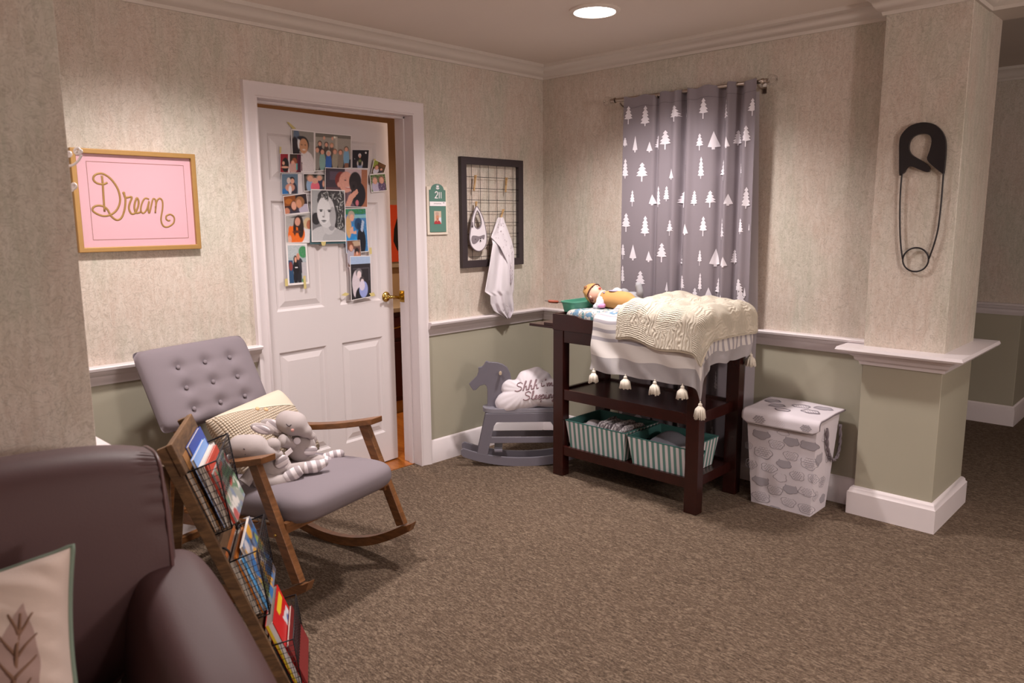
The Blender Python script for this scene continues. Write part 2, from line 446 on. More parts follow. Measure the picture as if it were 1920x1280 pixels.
# casing profile swept around opening: (a = distance away from opening, b = proud of wall)
pts=[(DX0,0,0),(DX0,0,DT),(DX1,0,DT),(DX1,0,0)]; dirs=[V((-1,0,0)),V((-1,0,1)),V((1,0,1)),V((1,0,0))]
vs=[];k=len(cs)
for p,d in zip(pts,dirs):
    for a,b in cs: vs.append(V(p)+d*a+V((0,-b,0)))
m.add(vs,[(i*k+j,i*k+(j+1)%k,(i+1)*k+(j+1)%k,(i+1)*k+j) for i in range(3) for j in range(k)]+[tuple(range(k)),tuple(3*k+j for j in range(k))[::-1]])
struct('trim_%d'%n_,m,M['trim'],smooth='auto'); n_+=1
m=MB().box((DX0-.02,0,0),(DX0,.16,DT)).box((DX1,0,0),(DX1+.02,.16,DT)).box((DX0-.02,0,DT),(DX1+.02,.16,DT+.02))
m.box((DX1-.012,.065,0),(DX1,.10,DT)).box((DX0,.065,DT-.012),(DX1,.10,DT))
struct('trim_%d'%n_,m,M['trim'],bevel=.002); n_+=1
sp=tag(obj('strike_plate',MB().box((DX1-.0025,.112,1.005),(DX1,.158,1.075)).box((DX1-.004,.155,1.022),(DX1,.163,1.058)),M['brass'],bevel=.001),'small brass strike plate on the right door jamb','strike plate')
# ---- door leaf
H=V((-2.072,.125,0)); E=V((-1.146,.212,0)); dd=(E-H).normalized(); dn=V((dd.y,-dd.x,0)) # toward viewer
DW=(E-H).length; DHt=2.062
def D(s,z,o=0): return H+dd*s+V((0,0,z))+dn*o
def DP(px,py,o=0): return PL(px,py,H+dn*o,dn)
def Dsz(px,py): p=DP(px,py); return (p-H).dot(dd),p.z
door=thing('door_1','white six-panel door standing ajar, covered in taped family photos','door',H); door['kind']='structure'
pan=[]
SL=[(.105,.415),(.525,.835)]; ZL=[(1.70,1.94),(1.02,1.60),(.20,.80)]
for a,b in SL:
    for c,d in ZL: pan.append((a,b,c,d))
m=MB(); 
outer=[D(0,.012),D(DW,.012),D(DW,DHt),D(0,DHt)]
holes=[[D(a,c),D(b,c),D(b,d),D(a,d)] for a,b,c,d in pan]
m.prism([outer]+holes,dn,0,-.012)
m.box((0,0,0),(0,0,0)) if False else None
m.prism([outer],dn,-.0121,-.035)
for a,b,c,d in pan:
    # recessed ogee then raised field
    def ring(o,dz): return [D(a+o,c+o,dz),D(b-o,c+o,dz),D(b-o,d-o,dz),D(a+o,d-o,dz)]
    R=[ring(0,0),ring(.012,-.010),ring(.022,-.011),ring(.05,-.003),ring(.052,-.002)]
    vs=sum(R,[]);fs=[(i*4+j,i*4+(j+1)%4,(i+1)*4+(j+1)%4,(i+1)*4+j) for i in range(len(R)-1) for j in range(4)]+[tuple((len(R)-1)*4+j for j in range(4))]
    m.add(vs,fs)
obj('door_panel',m,M['door'],door,recalc=False)
# lever handle
hp=DP(723.5,556); hs=(hp-H).dot(dd); hz=hp.z
Rn=dn.to_track_quat('Z','Y').to_matrix()
m=MB().lathe([(.0,.0),(.031,0),(.031,.004),(.026,.009),(.014,.012),(.011,.03),(.011,.045),(.0,.047)],D(hs,hz,0),Rn,28,False)
m.limb([D(hs,hz,.045),D(hs+.02,hz,.05),D(hs+.045,hz-.004,.047),D(hs+.075,hz-.012,.045)],[.010,.009,.008,.009],10)
m.limb([D(hs,hz-.004,.03),D(hs-.03,hz-.006,.035)],[.006,.005],8).ell(D(hs-.036,hz-.008,.036),.008)
obj('door_handle',m,M['brass'],door,smooth=True,label='polished brass lever handle')
for hzz in (.25,1.05,1.85):
    obj('hinge',MB().box((DX0,.10,hzz-.045),(DX0+.004,.125,hzz+.045)),M['brass'],door)
# ---- room beyond
m=MB().box((-2.6,1.66,0),(.6,1.76,CEIL)); struct('wall_1',m,M['tan'])
m=MB().box((-2.7,.15,0),(-2.6,1.76,CEIL)).box((.5,.3,0),(.6,1.66,CEIL)); struct('wall_2',m,M['tan'])
c0=V((-.80,1.1,0))
cb=thing('cabinet','dark mahogany cabinet with pale counter seen through the door gap','cabinet',(-.2,1.3,0))
obj('cabinet_body',MB().box((-.82,1.12,.10),(.44,1.6,.80)),M['mah'],cb,bevel=.004)
obj('countertop',MB().box((-.84,1.09,.80),(.44,1.62,.835)),M['marble'],cb,bevel=.004,label='pale stone countertop')
obj('drawer',MB().box((-.80,1.10,.60),(.42,1.121,.76)),M['mah'],cb,bevel=.006)
obj('cabinet_door',MB().box((-.80,1.10,.14),(.42,1.121,.57)),M['mah'],cb,bevel=.006)
obj('plinth',MB().box((-.82,1.14,0.004),(.44,1.6,.10)),M['gold'],cb)
obj('handle',MB().tube([(-.58,1.10,.69),(-.57,1.08,.69),(-.50,1.075,.685),(-.43,1.08,.69),(-.42,1.10,.69)],.006,8,n=4),M['brass'],cb,smooth=True,label='brass bar handle')
pc=thing('wall_hanging','bright orange wall hanging with dark motif seen through the door gap','picture',(-.05,1.64,1.1))
# on far wall
m=MB().box((-.34,1.625,1.10),(.22,1.658,1.66)); obj('frame',m,M['marble'],pc,bevel=.004)
org=mat('orange cloth','#c23f16',.7,var=.1); obj('canvas',MB().box((-.31,1.615,1.15),(.19,1.626,1.62)),org,pc)
m=MB(); 
m.prism([V((x+.0,1.615,z)) for x,z in [(.27-.2,1.25),(.2,1.30)][:0]+[(-.02,1.24),(.04,1.28),(.08,1.36),(.06,1.44),(.085,1.50),(.03,1.56),(-.02,1.5),(-.05,1.42),(-.06,1.32)]],(0,-1,0),.001,.003)
obj('motif',m,M['black'],pc)
# ceiling light
LX,LY=-.875,-1.113
cl=thing('ceiling_light','round lit recessed ceiling light with white trim ring','ceiling light',(LX,LY,CEIL))
obj('trim_ring',MB().lathe([(.125,0),(.125,-.006),(.117,-.012),(.103,-.012),(.098,-.004),(.098,0)],(LX,LY,CEIL-.0),seg=48,caps=False),M['ceil'],cl,smooth='auto')
obj('lens',MB().lathe([(0.0,-.008),(.05,-.009),(.09,-.007),(.1,-.002),(.1,0)],(LX,LY,CEIL-.0),seg=48,caps=False),M['lens'],cl,smooth=True,label='glowing white diffuser')
def can(x,y,e,col=(1,.935,.905),r=.09,ang=150,blend=.8,z=CEIL-.02):
    l=bpy.data.lights.new('downlight','SPOT'); l.energy=e; l.color=col; l.spot_size=math.radians(ang); l.spot_blend=blend; l.shadow_soft_size=r
    o=bpy.data.objects.new('downlight',l); COL.objects.link(o); o.location=(x,y,z); return o
def fill_light(x,y,z,e,col=(1,.92,.88),r=.16):
    l=bpy.data.lights.new('fill_light','POINT'); l.energy=e; l.color=col; l.shadow_soft_size=r
    o=bpy.data.objects.new('fill_light',l); COL.objects.link(o); o.location=(x,y,z)
can(LX,LY,150,ang=138,blend=.75)
for x,y,e in ((-2.6,-.85,125),(-.9,-3.5,55),(-2.75,-3.5,55),(-2.7,-5.3,110),(-.9,-5.3,80)): can(x,y,e,ang=140)
can(-1.0,.8,110,col=(1,.8,.62))
fill_light(-2.2,-5.9,1.7,90)  # added fill light, unseen behind the camera, to lift the ceiling and walls
w=bpy.data.worlds.new('world'); sc.world=w; w.use_nodes=True; w.node_tree.nodes['Background'].inputs[0].default_value=(.9,.8,.77,1); w.node_tree.nodes['Background'].inputs[1].default_value=.3
sc.view_settings.view_transform='Standard'; sc.view_settings.look='None'; sc.view_settings.exposure=.56; sc.view_settings.gamma=1
# ================= WALL ITEMS =================
Y0=V((0,-1,0)) # out of door wall
# --- Dream picture
fx0,fx1,fz0,fz1=-2.935,-2.418,1.372,1.800
t=thing('framed_picture','pink framed picture reading Dream in gold on the wall left of the door','picture',(-2.676,0,1.585))
bw=.021
m=MB().prism([[V((fx0,0,fz0)),V((fx1,0,fz0)),V((fx1,0,fz1)),V((fx0,0,fz1))],[V((fx0+bw,0,fz0+bw)),V((fx1-bw,0,fz0+bw)),V((fx1-bw,0,fz1-bw)),V((fx0+bw,0,fz1-bw))]],Y0,.003,.028)
obj('frame',m,M['gold'],t,bevel=.003)
obj('print',MB().box((fx0+.01,-.012,fz0+.01),(fx1-.01,-.003,fz1-.01)),M['pink'],t)
ix0,ix1,iz0,iz1=fx0+.062,fx1-.052,fz0+.052,fz1-.052
m=MB()
for a,b in(((ix0,iz0),(ix1,iz0)),((ix1,iz0),(ix1,iz1)),((ix1,iz1),(ix0,iz1)),((ix0,iz1),(ix0,iz0))):
    m.bar((a[0],-.0125,a[1]),(b[0],-.0125,b[1]),.0012,.0015,(0,1,0))
obj('border_line',m,M['brown'],t)
def dp(l): return [LW(100+x/5.818,260+y/5.818,-.013) for x,y in l]
ST=[[(530,400),(540,500),(548,640),(560,795)],
[(590,478),(545,495),(480,485),(440,450),(445,405),(490,380),(550,385),(630,440),(700,540),(728,640),(720,720),(680,790),(620,830),(550,842),(480,820),(432,785),(435,750),(480,728),(540,735),(590,770),(630,840),(690,885),(740,865),(770,800),(785,720),(785,640),(765,595),(772,588),(785,640),(855,635),(835,700),(825,760),(850,815),(890,810),(925,740),(930,680),(912,645),(890,700),(885,760),(905,808),(950,800)],
[(1045,660),(1000,650),(965,710),(955,780),(980,812),(1020,770),(1045,680),(1035,760),(1048,810),(1075,700),(1090,655),(1112,665),(1120,720),(1112,810)],
[(1115,750),(1130,680),(1160,650),(1190,680),(1192,760),(1175,880),(1200,950),(1250,960),(1310,920),(1318,860),(1280,825),(1235,840),(1232,875),(1255,893),(1275,888)]]
m=MB()
for i,s in enumerate(ST): m.tube(dp(s),.0042 if i<2 else .0036,8,flat=(0,1,0),n=5)
obj('lettering',m,M['goldp'],t,smooth=True,label='gold script reading Dream')
obj('glass_pane',MB().box((fx0+.012,-.0195,fz0+.012),(fx1-.012,-.018,fz1-.012)),M['glass'],t)
# --- scroll hook on the pillar side
def PX(px,py,x=-3.30): return RW(px,py,x)
pb=PX(135,300); m=MB()
m.box((-3.338,-1.33,1.50),(-3.328,-1.20,1.80))
m.tube([V((-3.33,-1.30,1.68)),V((-3.315,-1.30,1.655)),V((-3.295,-1.29,1.665)),V((-3.278,-1.29,1.70)),V((-3.283,-1.29,1.725))],[.006,.005,.005,.005,.006],8,n=4)
hk=tag(obj('wall_hook',MB().box((-3.339,-1.345,1.56),(-3.331,-1.315,1.76)),M['trim'],bevel=.003),'white cast scroll coat hook on the side of the near wallpapered pillar','hook')
def hkp(l,x): return [RW(px,py,x) for px,py in l]
HKS=[]
for l,r in (([(128,311),(137,309),(146,302),(151,294),(152,290)],[.004,.0035,.0035,.004,.004]),([(133,358),(137,356),(141,351)],[.003,.003,.003])):
    mm=MB(); a=[PL(px,py,V((-3.31,-1.33,0)),CF) for px,py in l]; mm.tube([a[0]+V((-.02,0,0))]+a,[r[0]]+r,8,n=4); obj('hook_arm',mm,M['trim'],hk,smooth=True)
for px,py,r in ((145,283,.009),(129,289,.007),(151,284,.004),(138,349,.008)):
    mm=MB(); p=PL(px,py,V((-3.31,-1.33,0)),CF); mm.tube([p+CR*(r*math.cos(k*PI/5))+CU*(r*math.sin(k*PI/5)) for k in range(10)],.0032,6,closed=True); mm.ell(p,.0045,nu=10,nv=6); obj('scroll',mm,M['trim'],hk,smooth=True)

# --- room sign 211
def sg(l,y=-.01): return [LW(790+x/11.63,340+z/11.63,y) for x,z in l]
t=thing('room_sign','green arched room number sign reading 211 beside the door','sign',(-.965,0,1.55))
m=MB().box((-1.043,-.010,1.408),(-.884,-.002,1.692)); obj('backplate',m,M['signb'],t,bevel=.002)
def W(x,z,y): return V((x,y,z))
sx0,sx1=-1.026,-.899; sc_=(sx0+sx1)/2
ar=[W(sx0,1.424,-.010),W(sx1,1.424,-.010),W(sx1,1.672,-.010),W(sx1-.014,1.674,-.010)]+[W(sc_+.05*math.cos(a),1.674+.034*math.sin(a),-.010) for a in [PI*k/12 for k in range(13)]]+[W(sx0+.014,1.674,-.010),W(sx0,1.672,-.010)]
# remove duplicates near arch ends
obj('panel',MB().prism([ar[0:3]+ar[3:4]+ar[5:16]+ar[17:]],Y0,0,.004),M['green'],t,bevel=.001)
obj('name_strip',MB().box((sx0,-.0155,1.578),(sx1,-.014,1.604)),M['signw'],t)
m=MB()
for x0_,x1_ in ((-.995,-.985),(-.984,-.972),(-.970,-.962),(-.960,-.948),(-.947,-.938)): m.tube([W(x0_,1.590,-.016),W((x0_+x1_)/2,1.5945,-.016),W(x1_,1.589,-.016)],.0009,5,n=3)
m.tube([W(-.921,1.596,-.016),W(-.917,1.599,-.016),W(-.914,1.595,-.016)],.0018,5)
obj('name_writing',m,M['upg'],t)
m=MB() # digits 211
m.tube([W(-.983,1.654,-.0148),W(-.976,1.661,-.0148),W(-.966,1.660,-.0148),W(-.963,1.652,-.0148),W(-.967,1.643,-.0148),W(-.984,1.6245,-.0148)],.0030,8,flat=(0,1,0),n=5)
m.box((-.986,-.0155,1.6225),(-.962,-.014,1.6275)).box((-.9535,-.0155,1.6225),(-.9485,-.014,1.6605)).box((-.9385,-.0155,1.6225),(-.9335,-.014,1.6605))
obj('number',m,M['signw'],t,label='white number 211')
m=MB(); c=W(-.962,1.676,-.0148)
for a in (-60,-32,32,60):
    for k,zz in ((1,0),(.8,.012)):
        aa=math.radians(a); q=c+V((0,0,zz)); m.tube([q,q+V((math.sin(aa)*.009*k,0,math.cos(aa)*.006)),q+V((math.sin(aa)*.018*k,0,math.cos(aa)*.012+.003))],[.0008,.0022,.0006],6,flat=(0,1,0))
m.tube([c,c+V((0,0,.026))],[.001,.0018],6,flat=(0,1,0))
obj('flower_emblem',m,M['signw'],t,label='white stylised flower emblem')
# raster painter -------------------------------------------------------
def paint(w,h,bg,shapes):
    ys,xs=np.mgrid[0:h,0:w]; X=(xs+.0)/(w-1);Y=(ys+.0)/(h-1)
    img=np.zeros((h,w,3)); img[:]=bg if not callable(bg) else bg(X,Y)
    for s in shapes:
        k=s[0]; c=np.array(hx(s[-1])) if isinstance(s[-1],str) else np.array(s[-1])
        if k=='e':
            _,cx,cy,rx,ry=s[:5]; ang=s[5] if len(s)>6 else 0
            dx,dy=X-cx,Y-cy; ca,sa=math.cos(ang),math.sin(ang); u=dx*ca+dy*sa;v=-dx*sa+dy*ca
            d=np.sqrt((u/rx)**2+(v/ry)**2); a=np.clip((1-d)*min(rx,ry)*min(w,h)*1.0+.5,0,1)
        elif k=='r':
            _,x0,y0,x1,y1=s[:5]; a=((X>=x0)&(X<=x1)&(Y>=y0)&(Y<=y1)).astype(float)
        elif k=='p':
            pts=s[1]; a=np.zeros_like(X); n=len(pts); ins=np.zeros(X.shape,bool)
            j=n-1
            for i in range(n):
                xi,yi=pts[i];xj,yj=pts[j]
                if yi!=yj: ins^=((yi>Y)!=(yj>Y))&(X<(xj-xi)*(Y-yi)/(yj-yi)+xi)
                j=i
            a=ins.astype(float)
        elif k=='n': # noise speckle
            a=(rng.rand(h,w)<s[1])*1.0*s[2]
        img=img*(1-a[...,None])+c*a[...,None]
    return img
def card(name,q,img,parent,o=None,border=.04,bc='#e4dcdc',curl=0,mkey='print'):
    # q 4 corners TL TR BR BL ; returns mesh object
    h,w=img.shape[:2]; q=[V(p) for p in q]; nrm=(q[1]-q[0]).cross(q[3]-q[0]).normalized()
    B=np.array(hx(bc)); asp=(q[1]-q[0]).length/max((q[3]-q[0]).length,1e-6)
    bx=border/max(asp,.01)*.5 if asp>1 else border*.5; by=bx*asp
    U=[0,bx-.001]+[bx+(1-2*bx)*i/(w-1) for i in range(w)]+[1-bx+.001,1] if border else [i/(w-1) for i in range(w)]
    VV=[0,by-.001]+[by+(1-2*by)*i/(h-1) for i in range(h)]+[1-by+.001,1] if border else [i/(h-1) for i in range(h)]
    if border: im=np.zeros((h+4,w+4,3)); im[:]=B; im[2:-2,2:-2]=img
    else: im=img
    m=MB(); n=len(U); k=len(VV); vs=[];cs_=[]
    for j,v in enumerate(VV):
        for i,u in enumerate(U):
            p=(q[0]*(1-u)+q[1]*u)*(1-v)+(q[3]*(1-u)+q[2]*u)*v
            if curl: p=p-nrm*(curl*((abs(v-.5)*2)**4)*.5)
            vs.append(p); cs_.append(im[j,i])
    m.add(vs,[(j*n+i,j*n+i+1,(j+1)*n+i+1,(j+1)*n+i) for j in range(k-1) for i in range(n-1)]); m.col=cs_
    return obj(name,m,M[mkey],parent,recalc=False,smooth=True)
SK='#d9a08a'
im=paint(22,26,hx('#c9b39f'),[('r',.65,.5,1,.9,'#cfd3dc'),('e',.45,1.0,.5,.3,'#a5323a'),('e',.45,.5,.22,.32,'#c08468'),('e',.42,.2,.25,.14,'#b3958a'),('e',.5,.62,.08,.05,'#8a4a3c')])
card('portrait',[W(-.994,1.548,-.0155),W(-.939,1.548,-.0155),W(-.939,1.472,-.0155),W(-.994,1.472,-.0155)],im,t,border=0)
# ================= PHOTOS ON THE DOOR =================
def zq(l,o): return [DP(460+x/2.3263,150+y/2.3263,o) for x,y in l]
def body(cx,cy,w,h,col,skin=SK,hair='#2d1d1a',hr=None,r=None):
    r=r or w*.36; L=[('e',cx,cy+h*.55,w*.5,h*.55,col)]
    L+=[('e',cx,cy-r*.15,r*1.08,r*1.3,hair),('e',cx,cy+r*.12,r*.8,r*1.08,skin)]
    return L
PH=[]
# (label, quad, size, bg, shapes, border, order)
def ph(label,q,w,h,bg,sh,b=.04,tapes=(),curl=.004): PH.append((label,q,w,h,bg,sh,b,tapes,curl))
ph('blank white sheet of paper behind the blue and pink snapshots on the door',[(222,398),(300,400),(292,500),(228,500)],8,8,hx('#ddd4d8'),[],0)
ph('photo of a girl in white cardigan and striped headband taped to the door',[(198,213),(302,224),(303,402),(206,402)],40,66,hx('#9a928d'),
 [('r',0,0,1,.25,'#8d8782'),('e',.2,.15,.14,.22,'#5f6f86'),('e',.12,.5,.2,.35,'#241b22'),('e',.62,.85,.4,.36,'#d9cfd2'),('e',.5,.33,.27,.2,'#1f1715'),('e',.3,.3,.06,.14,'#e0dce0'),('e',.42,.17,.2,.05,'#23202a'),('e',.52,.37,.2,.19,'#c8936f'),('e',.43,.34,.03,.012,'#2a1a15'),('e',.6,.34,.03,.012,'#2a1a15'),('e',.53,.46,.07,.018,'#e8d8d0'),('p',[(.3,.55),(.4,.55),(.42,1),(.3,1)],'#6b2434'),('e',.42,.6,.02,.01,'#222222'),('e',.42,.8,.02,.01,'#222222')],.05,(((180,182),(190,184),(222,212),(206,214)),))
g=[('r',0,0,1,.4,'#9f978e'),('r',.0,.0,1,.1,'#6f6860'),('r',.55,.05,.62,.5,'#b7aea4'),('r',0,.75,1,1,'#2a2428'),('e',.53,.08,.03,.03,'#f1ead8')]
for cx,cy,c,hr in((.12,.28,'#34303a','#2b1c15'),(.3,.3,'#4a3e38','#1d1513'),(.45,.32,'#5b4a42','#a77f5c')): g+=body(cx,cy,.15,.4,c,hair=hr)
for cx,cy,c,hr in((.05,.45,'#8c8680','#4d3528'),(.19,.5,'#86a8a2','#3a241c'),(.36,.55,'#3565b5','#cfc6bd'),(.54,.5,'#9d9484','#8a5b3d'),(.7,.52,'#8b7d70','#6b4029'),(.87,.42,'#7aa6c8','#53402f')): g+=body(cx,cy,.17,.5,c,hair=hr)
g+=[('r',.82,.85,.93,1,'#8a5a44'),('e',.47,.12,.03,.05,SK),('e',.24,.12,.03,.05,SK)]
ph('wide family group photo at the top of the door collage',[(302,226),(463,241),(463,384),(303,399)],80,66,hx('#968d84'),g,.03)
ph('square photo of one person standing against a black night background',[(465,302),(541,303),(536,387),(465,385)],36,38,hx('#17121b'),[('e',.82,.15,.05,.05,'#f1eef0'),('e',.47,.9,.17,.16,'#8f9ab8'),('e',.47,.68,.13,.2,'#20221e'),('e',.47,.6,.09,.08,'#6f7a4a'),('e',.33,.75,.04,.12,'#d8c8c0'),('e',.62,.75,.04,.12,'#d8c8c0'),('e',.45,.3,.09,.11,'#d9d2d0'),('e',.46,.36,.06,.09,SK),('e',.14,.5,.015,.02,'#e0e0e0')],.04)
ph('small tilted snapshot of two people at the right edge of the door collage',[(562,343),(617,372),(606,405),(545,413)],32,28,hx('#4f3a1c'),[('r',0,0,.35,.5,'#8e9a3e'),('e',.7,.2,.3,.2,'#6b4420')]+body(.32,.5,.45,.5,'#cfc9d8',hair='#6b2f22')+body(.72,.6,.32,.4,'#3a3540'),.06,(((562,343),(570,345),(566,352),(559,350)),))
ph('snapshot of two smiling women against green trees on the door',[(541,411),(611,406),(620,483),(550,491)],36,36,hx('#3f5a2e'),[('n',.35,.6,'#6f8a4a'),('n',.15,.6,'#b0b98a')]+body(.28,.35,.5,.7,'#b9adc6',hair='#8a7a6a')+body(.72,.35,.52,.7,'#5d4a6b',hair='#7b5a4a')+[('n',.06,.5,'#e0d8e0')],.06)
ph('small photo pair with red backdrop at the left of the collage',[(151,320),(244,322),(244,405),(151,404)],46,40,hx('#6d1f2c'),[('r',0,0,.36,1,'#8e1d2b'),('r',.36,0,.46,1,'#cfc3c6'),('e',.24,.6,.17,.4,'#1a1518'),('e',.15,.5,.06,.1,SK),('e',.22,.72,.18,.06,SK),('r',.46,0,.8,.4,'#3a2b24'),('e',.68,.4,.12,.2,'#9a5436'),('e',.62,.75,.2,.3,'#c49a92'),('e',.6,.45,.08,.1,SK),('r',.76,.5,.84,.85,'#4aa3a0'),('r',.86,0,1,1,'#4d1530')],.03,(((150,290),(157,292),(156,318),(149,320)),))
ph('snapshot of a couple embracing on a blue background',[(158,408),(230,408),(231,497),(160,499)],34,40,hx('#5b7186'),[('e',.3,.95,.4,.25,'#2c6aa6'),('e',.65,.8,.3,.4,'#2d2a3a'),('e',.5,.68,.3,.2,'#c98f7c'),('e',.5,.8,.1,.22,'#dcd3d8'),('e',.62,.28,.17,.14,'#1d1718'),('e',.65,.36,.12,.13,SK),('e',.42,.33,.12,.15,'#cdb9b2')],.02)
ph('photo of three people hugging, one in a bright pink shirt',[(252,407),(348,409),(348,482),(256,486)],46,36,hx('#4a4443'),[('r',0,0,1,.12,'#2a2626')]+body(.3,.25,.4,.8,'#8fa8c6',hair='#8d6f5e',r=.17)+body(.75,.22,.36,.8,'#2e3350',hair='#8a8378',r=.15)+body(.53,.42,.44,.7,'#e0697c',hair='#d7a596',r=.14)+[('e',.95,.6,.06,.2,SK)],.05)
ph('snapshot of two women cheek to cheek under an orange light',[(164,506),(267,492),(278,577),(172,588)],42,38,hx('#3a2220'),[('r',0,0,.5,.55,'#8a4a1e'),('e',.2,.3,.16,.16,'#b3682a'),('r',.55,0,1,1,'#2c1d24'),('e',.45,.95,.35,.3,'#3c3646'),('e',.9,.85,.3,.3,'#b7aec2'),('e',.4,.6,.15,.3,'#3a1c17'),('e',.4,.58,.11,.24,'#dba08b'),('e',.68,.4,.2,.3,'#9a6a45'),('e',.63,.5,.12,.25,'#cf9070'),('e',.08,.85,.12,.2,'#c17d63')],.05)
ph('photo of a long-haired person in an orange shirt beside an older woman',[(173,590),(286,575),(288,709),(176,711)],44,50,hx('#a7a2a0'),[('e',.5,.08,.3,.03,'#3a3a3e'),('e',.85,.85,.3,.4,'#ddd5d8'),('e',.88,.35,.18,.2,'#cbb28e'),('e',.95,.4,.12,.16,'#b06a50'),('e',.42,.72,.34,.36,'#e2691f'),('e',.18,.55,.08,.16,'#e2691f'),('e',.5,.25,.18,.22,'#2a1a18'),('e',.6,.5,.12,.35,'#2a1a18'),('e',.35,.5,.06,.25,'#2a1a18'),('e',.47,.26,.11,.15,'#cf9682'),('e',.42,.62,.16,.05,'#5b2a1a'),('e',.15,.9,.07,.16,SK)],.03)
ph('tall photo of a couple in black jackets, lowest on the left of the door',[(176,712),(268,712),(279,888),(186,896)],40,68,hx('#a9b3b8'),[('r',0,.0,1,.3,'#b5bcc0'),('e',.85,.18,.25,.16,'#3d8a55'),('n',.12,.6,'#7a868c'),('r',0,.4,.25,1,'#2a4a6d'),('e',.12,.55,.1,.12,'#8a3f3a'),('e',.62,.55,.2,.22,'#2f2f38'),('e',.58,.85,.12,.25,'#23232b'),('e',.4,.6,.17,.2,'#151318'),('e',.36,.85,.12,.25,'#1b1a22'),('e',.4,.38,.11,.11,'#1c1414'),('e',.4,.38,.06,.07,SK),('e',.55,.3,.09,.09,'#c98a72'),('r',.34,.57,.5,.61,'#cfcad0'),('r',.72,.45,1,1,'#b9b3b8'),('e',.8,.95,.1,.06,'#3d8a55')],.1,(((172,868),(184,864),(187,898),(174,899)),((252,856),(262,852),(267,908),(256,912))))
ph('large photo of a smiling girl hugging a black dog on the door',[(348,381),(534,389),(533,556),(348,551)],80,72,hx('#6b5560'),
 [('r',0,0,.45,.5,'#3f3440'),('r',.1,.08,.4,.3,'#57495a'),('r',0,.5,.5,1,'#5d4048'),('r',.45,0,.85,.6,'#c3aab0'),('r',.85,0,1,1,'#a4694e'),('e',.36,.3,.14,.22,'#7d2f2a'),('e',.48,.35,.17,.28,'#d99c8c'),('e',.31,.42,.04,.07,'#d99c8c'),('e',.46,.3,.025,.014,'#3a2020'),('e',.58,.29,.025,.014,'#3a2020'),('e',.54,.5,.08,.022,'#b5555a'),('e',.54,.49,.06,.01,'#eee2dc'),('e',.78,.68,.18,.34,'#1a1820'),('e',.7,.33,.15,.26,'#241b1e'),('e',.66,.45,.09,.14,'#2e2326'),('e',.66,.46,.03,.05,'#120d10'),('p',[(.45,1),(.55,.7),(.75,.52),(.78,.62),(.65,.8),(.58,1)],'#d79a87'),('e',.75,.9,.04,.08,'#c46a78'),('n',.05,.2,'#2a2026')],.02,curl=.003)
bw_=[('r',0,0,1,.45,'#8f8f92'),('e',.15,.15,.3,.3,'#a3a3a6'),('e',.6,.12,.42,.17,'#3a383b'),('e',.8,.35,.2,.3,'#3d3b3e'),('e',.82,.62,.18,.17,'#2e2c2f'),('e',.12,.56,.13,.12,'#29272b'),('e',.3,.2,.14,.1,'#434145'),
 ('e',.42,.92,.5,.22,'#b9b7ba'),('e',.7,.98,.4,.2,'#a9a7aa'),('e',.5,.72,.18,.16,'#bcbabd'),('e',.58,.7,.1,.1,'#98969a'),
 ('e',.42,.42,.27,.32,'#c9c7ca'),('e',.36,.4,.2,.26,'#d8d6d9'),('e',.62,.52,.1,.2,'#a7a5a9'),
 ('e',.27,.385,.055,.012,'#4a484c'),('e',.52,.39,.06,.012,'#4a484c'),('e',.27,.41,.035,.014,'#2a282c'),('e',.52,.415,.04,.014,'#2a282c'),('e',.34,.52,.035,.018,'#8d8b8f'),('e',.37,.46,.015,.07,'#b3b1b5'),('e',.35,.6,.075,.014,'#4c4a4e'),('e',.35,.625,.05,.01,'#8a888c')]
for k in range(70):
    a=rng.rand(); x=.3+.62*rng.rand(); y=.03+.14*rng.rand() if k<34 else .15+.6*rng.rand()
    if k>=34: x=.76+.18*rng.rand()
    bw_.append(('e',x,y,.045,.014,rng.rand()*3,'#%02x%02x%02x'%((int(90+110*rng.rand()),)*3)))
    bw_.append(('e',x+.03,y+.01,.04,.012,rng.rand()*3,'#232124'))
ph('dark strip of paper peeking below the black and white portrait',[(285,560),(440,560),(441,712),(282,716)],8,8,hx('#3f5f66'),[],.0)
ph('blue-toned photo of a blonde woman hugging a dog on the door',[(430,560),(526,558),(538,748),(440,757)],44,78,hx('#3e78ac'),[('r',0,0,1,.12,'#2f7a4e'),('r',.4,.13,1,.22,'#7fb3b8'),('n',.1,.4,'#5a9ad0'),('e',.25,.85,.3,.3,'#1f8fd0'),('e',.28,.52,.18,.2,'#2a7fc0'),('e',.15,.4,.13,.26,'#c99f6c'),('e',.3,.14,.16,.1,'#a99a8c'),('e',.32,.2,.1,.08,SK),('p',[(.2,.45),(.35,.4),(.35,.52),(.5,.5),(.5,.58),(.2,.56)],'#d3a08c'),('e',.72,.75,.2,.32,'#12151f'),('e',.62,.35,.19,.14,'#1b3f66'),('e',.62,.4,.08,.08,'#142a44'),('p',[(.8,.25),(.9,.3),(.8,.55),(.7,.5)],'#a8b4cc')],.03,(((540,731),(550,730),(552,758),(541,760)),))
ph('pink-edged photo half hidden under the snapshots at the lower right',[(441,704),(500,704),(505,850),(458,857)],16,30,hx('#cf5a6c'),[],.06)
ph('snapshot of an adult with a baby in patterned top on the door',[(442,700),(500,697),(509,812),(447,816)],28,50,hx('#6a4a44'),[('e',.7,.12,.4,.1,'#b59a82'),('e',.3,.62,.35,.35,'#a9a3b2'),('e',.28,.22,.22,.2,'#7d4a34'),('e',.3,.28,.14,.12,'#cf9a86'),('e',.72,.6,.25,.3,'#b87a5e'),('e',.7,.75,.22,.13,'#3a8a80'),('e',.72,.42,.18,.14,'#231a1c'),('e',.72,.5,.1,.07,SK),('r',.4,.93,1,1,'#e0d8da')],.02)
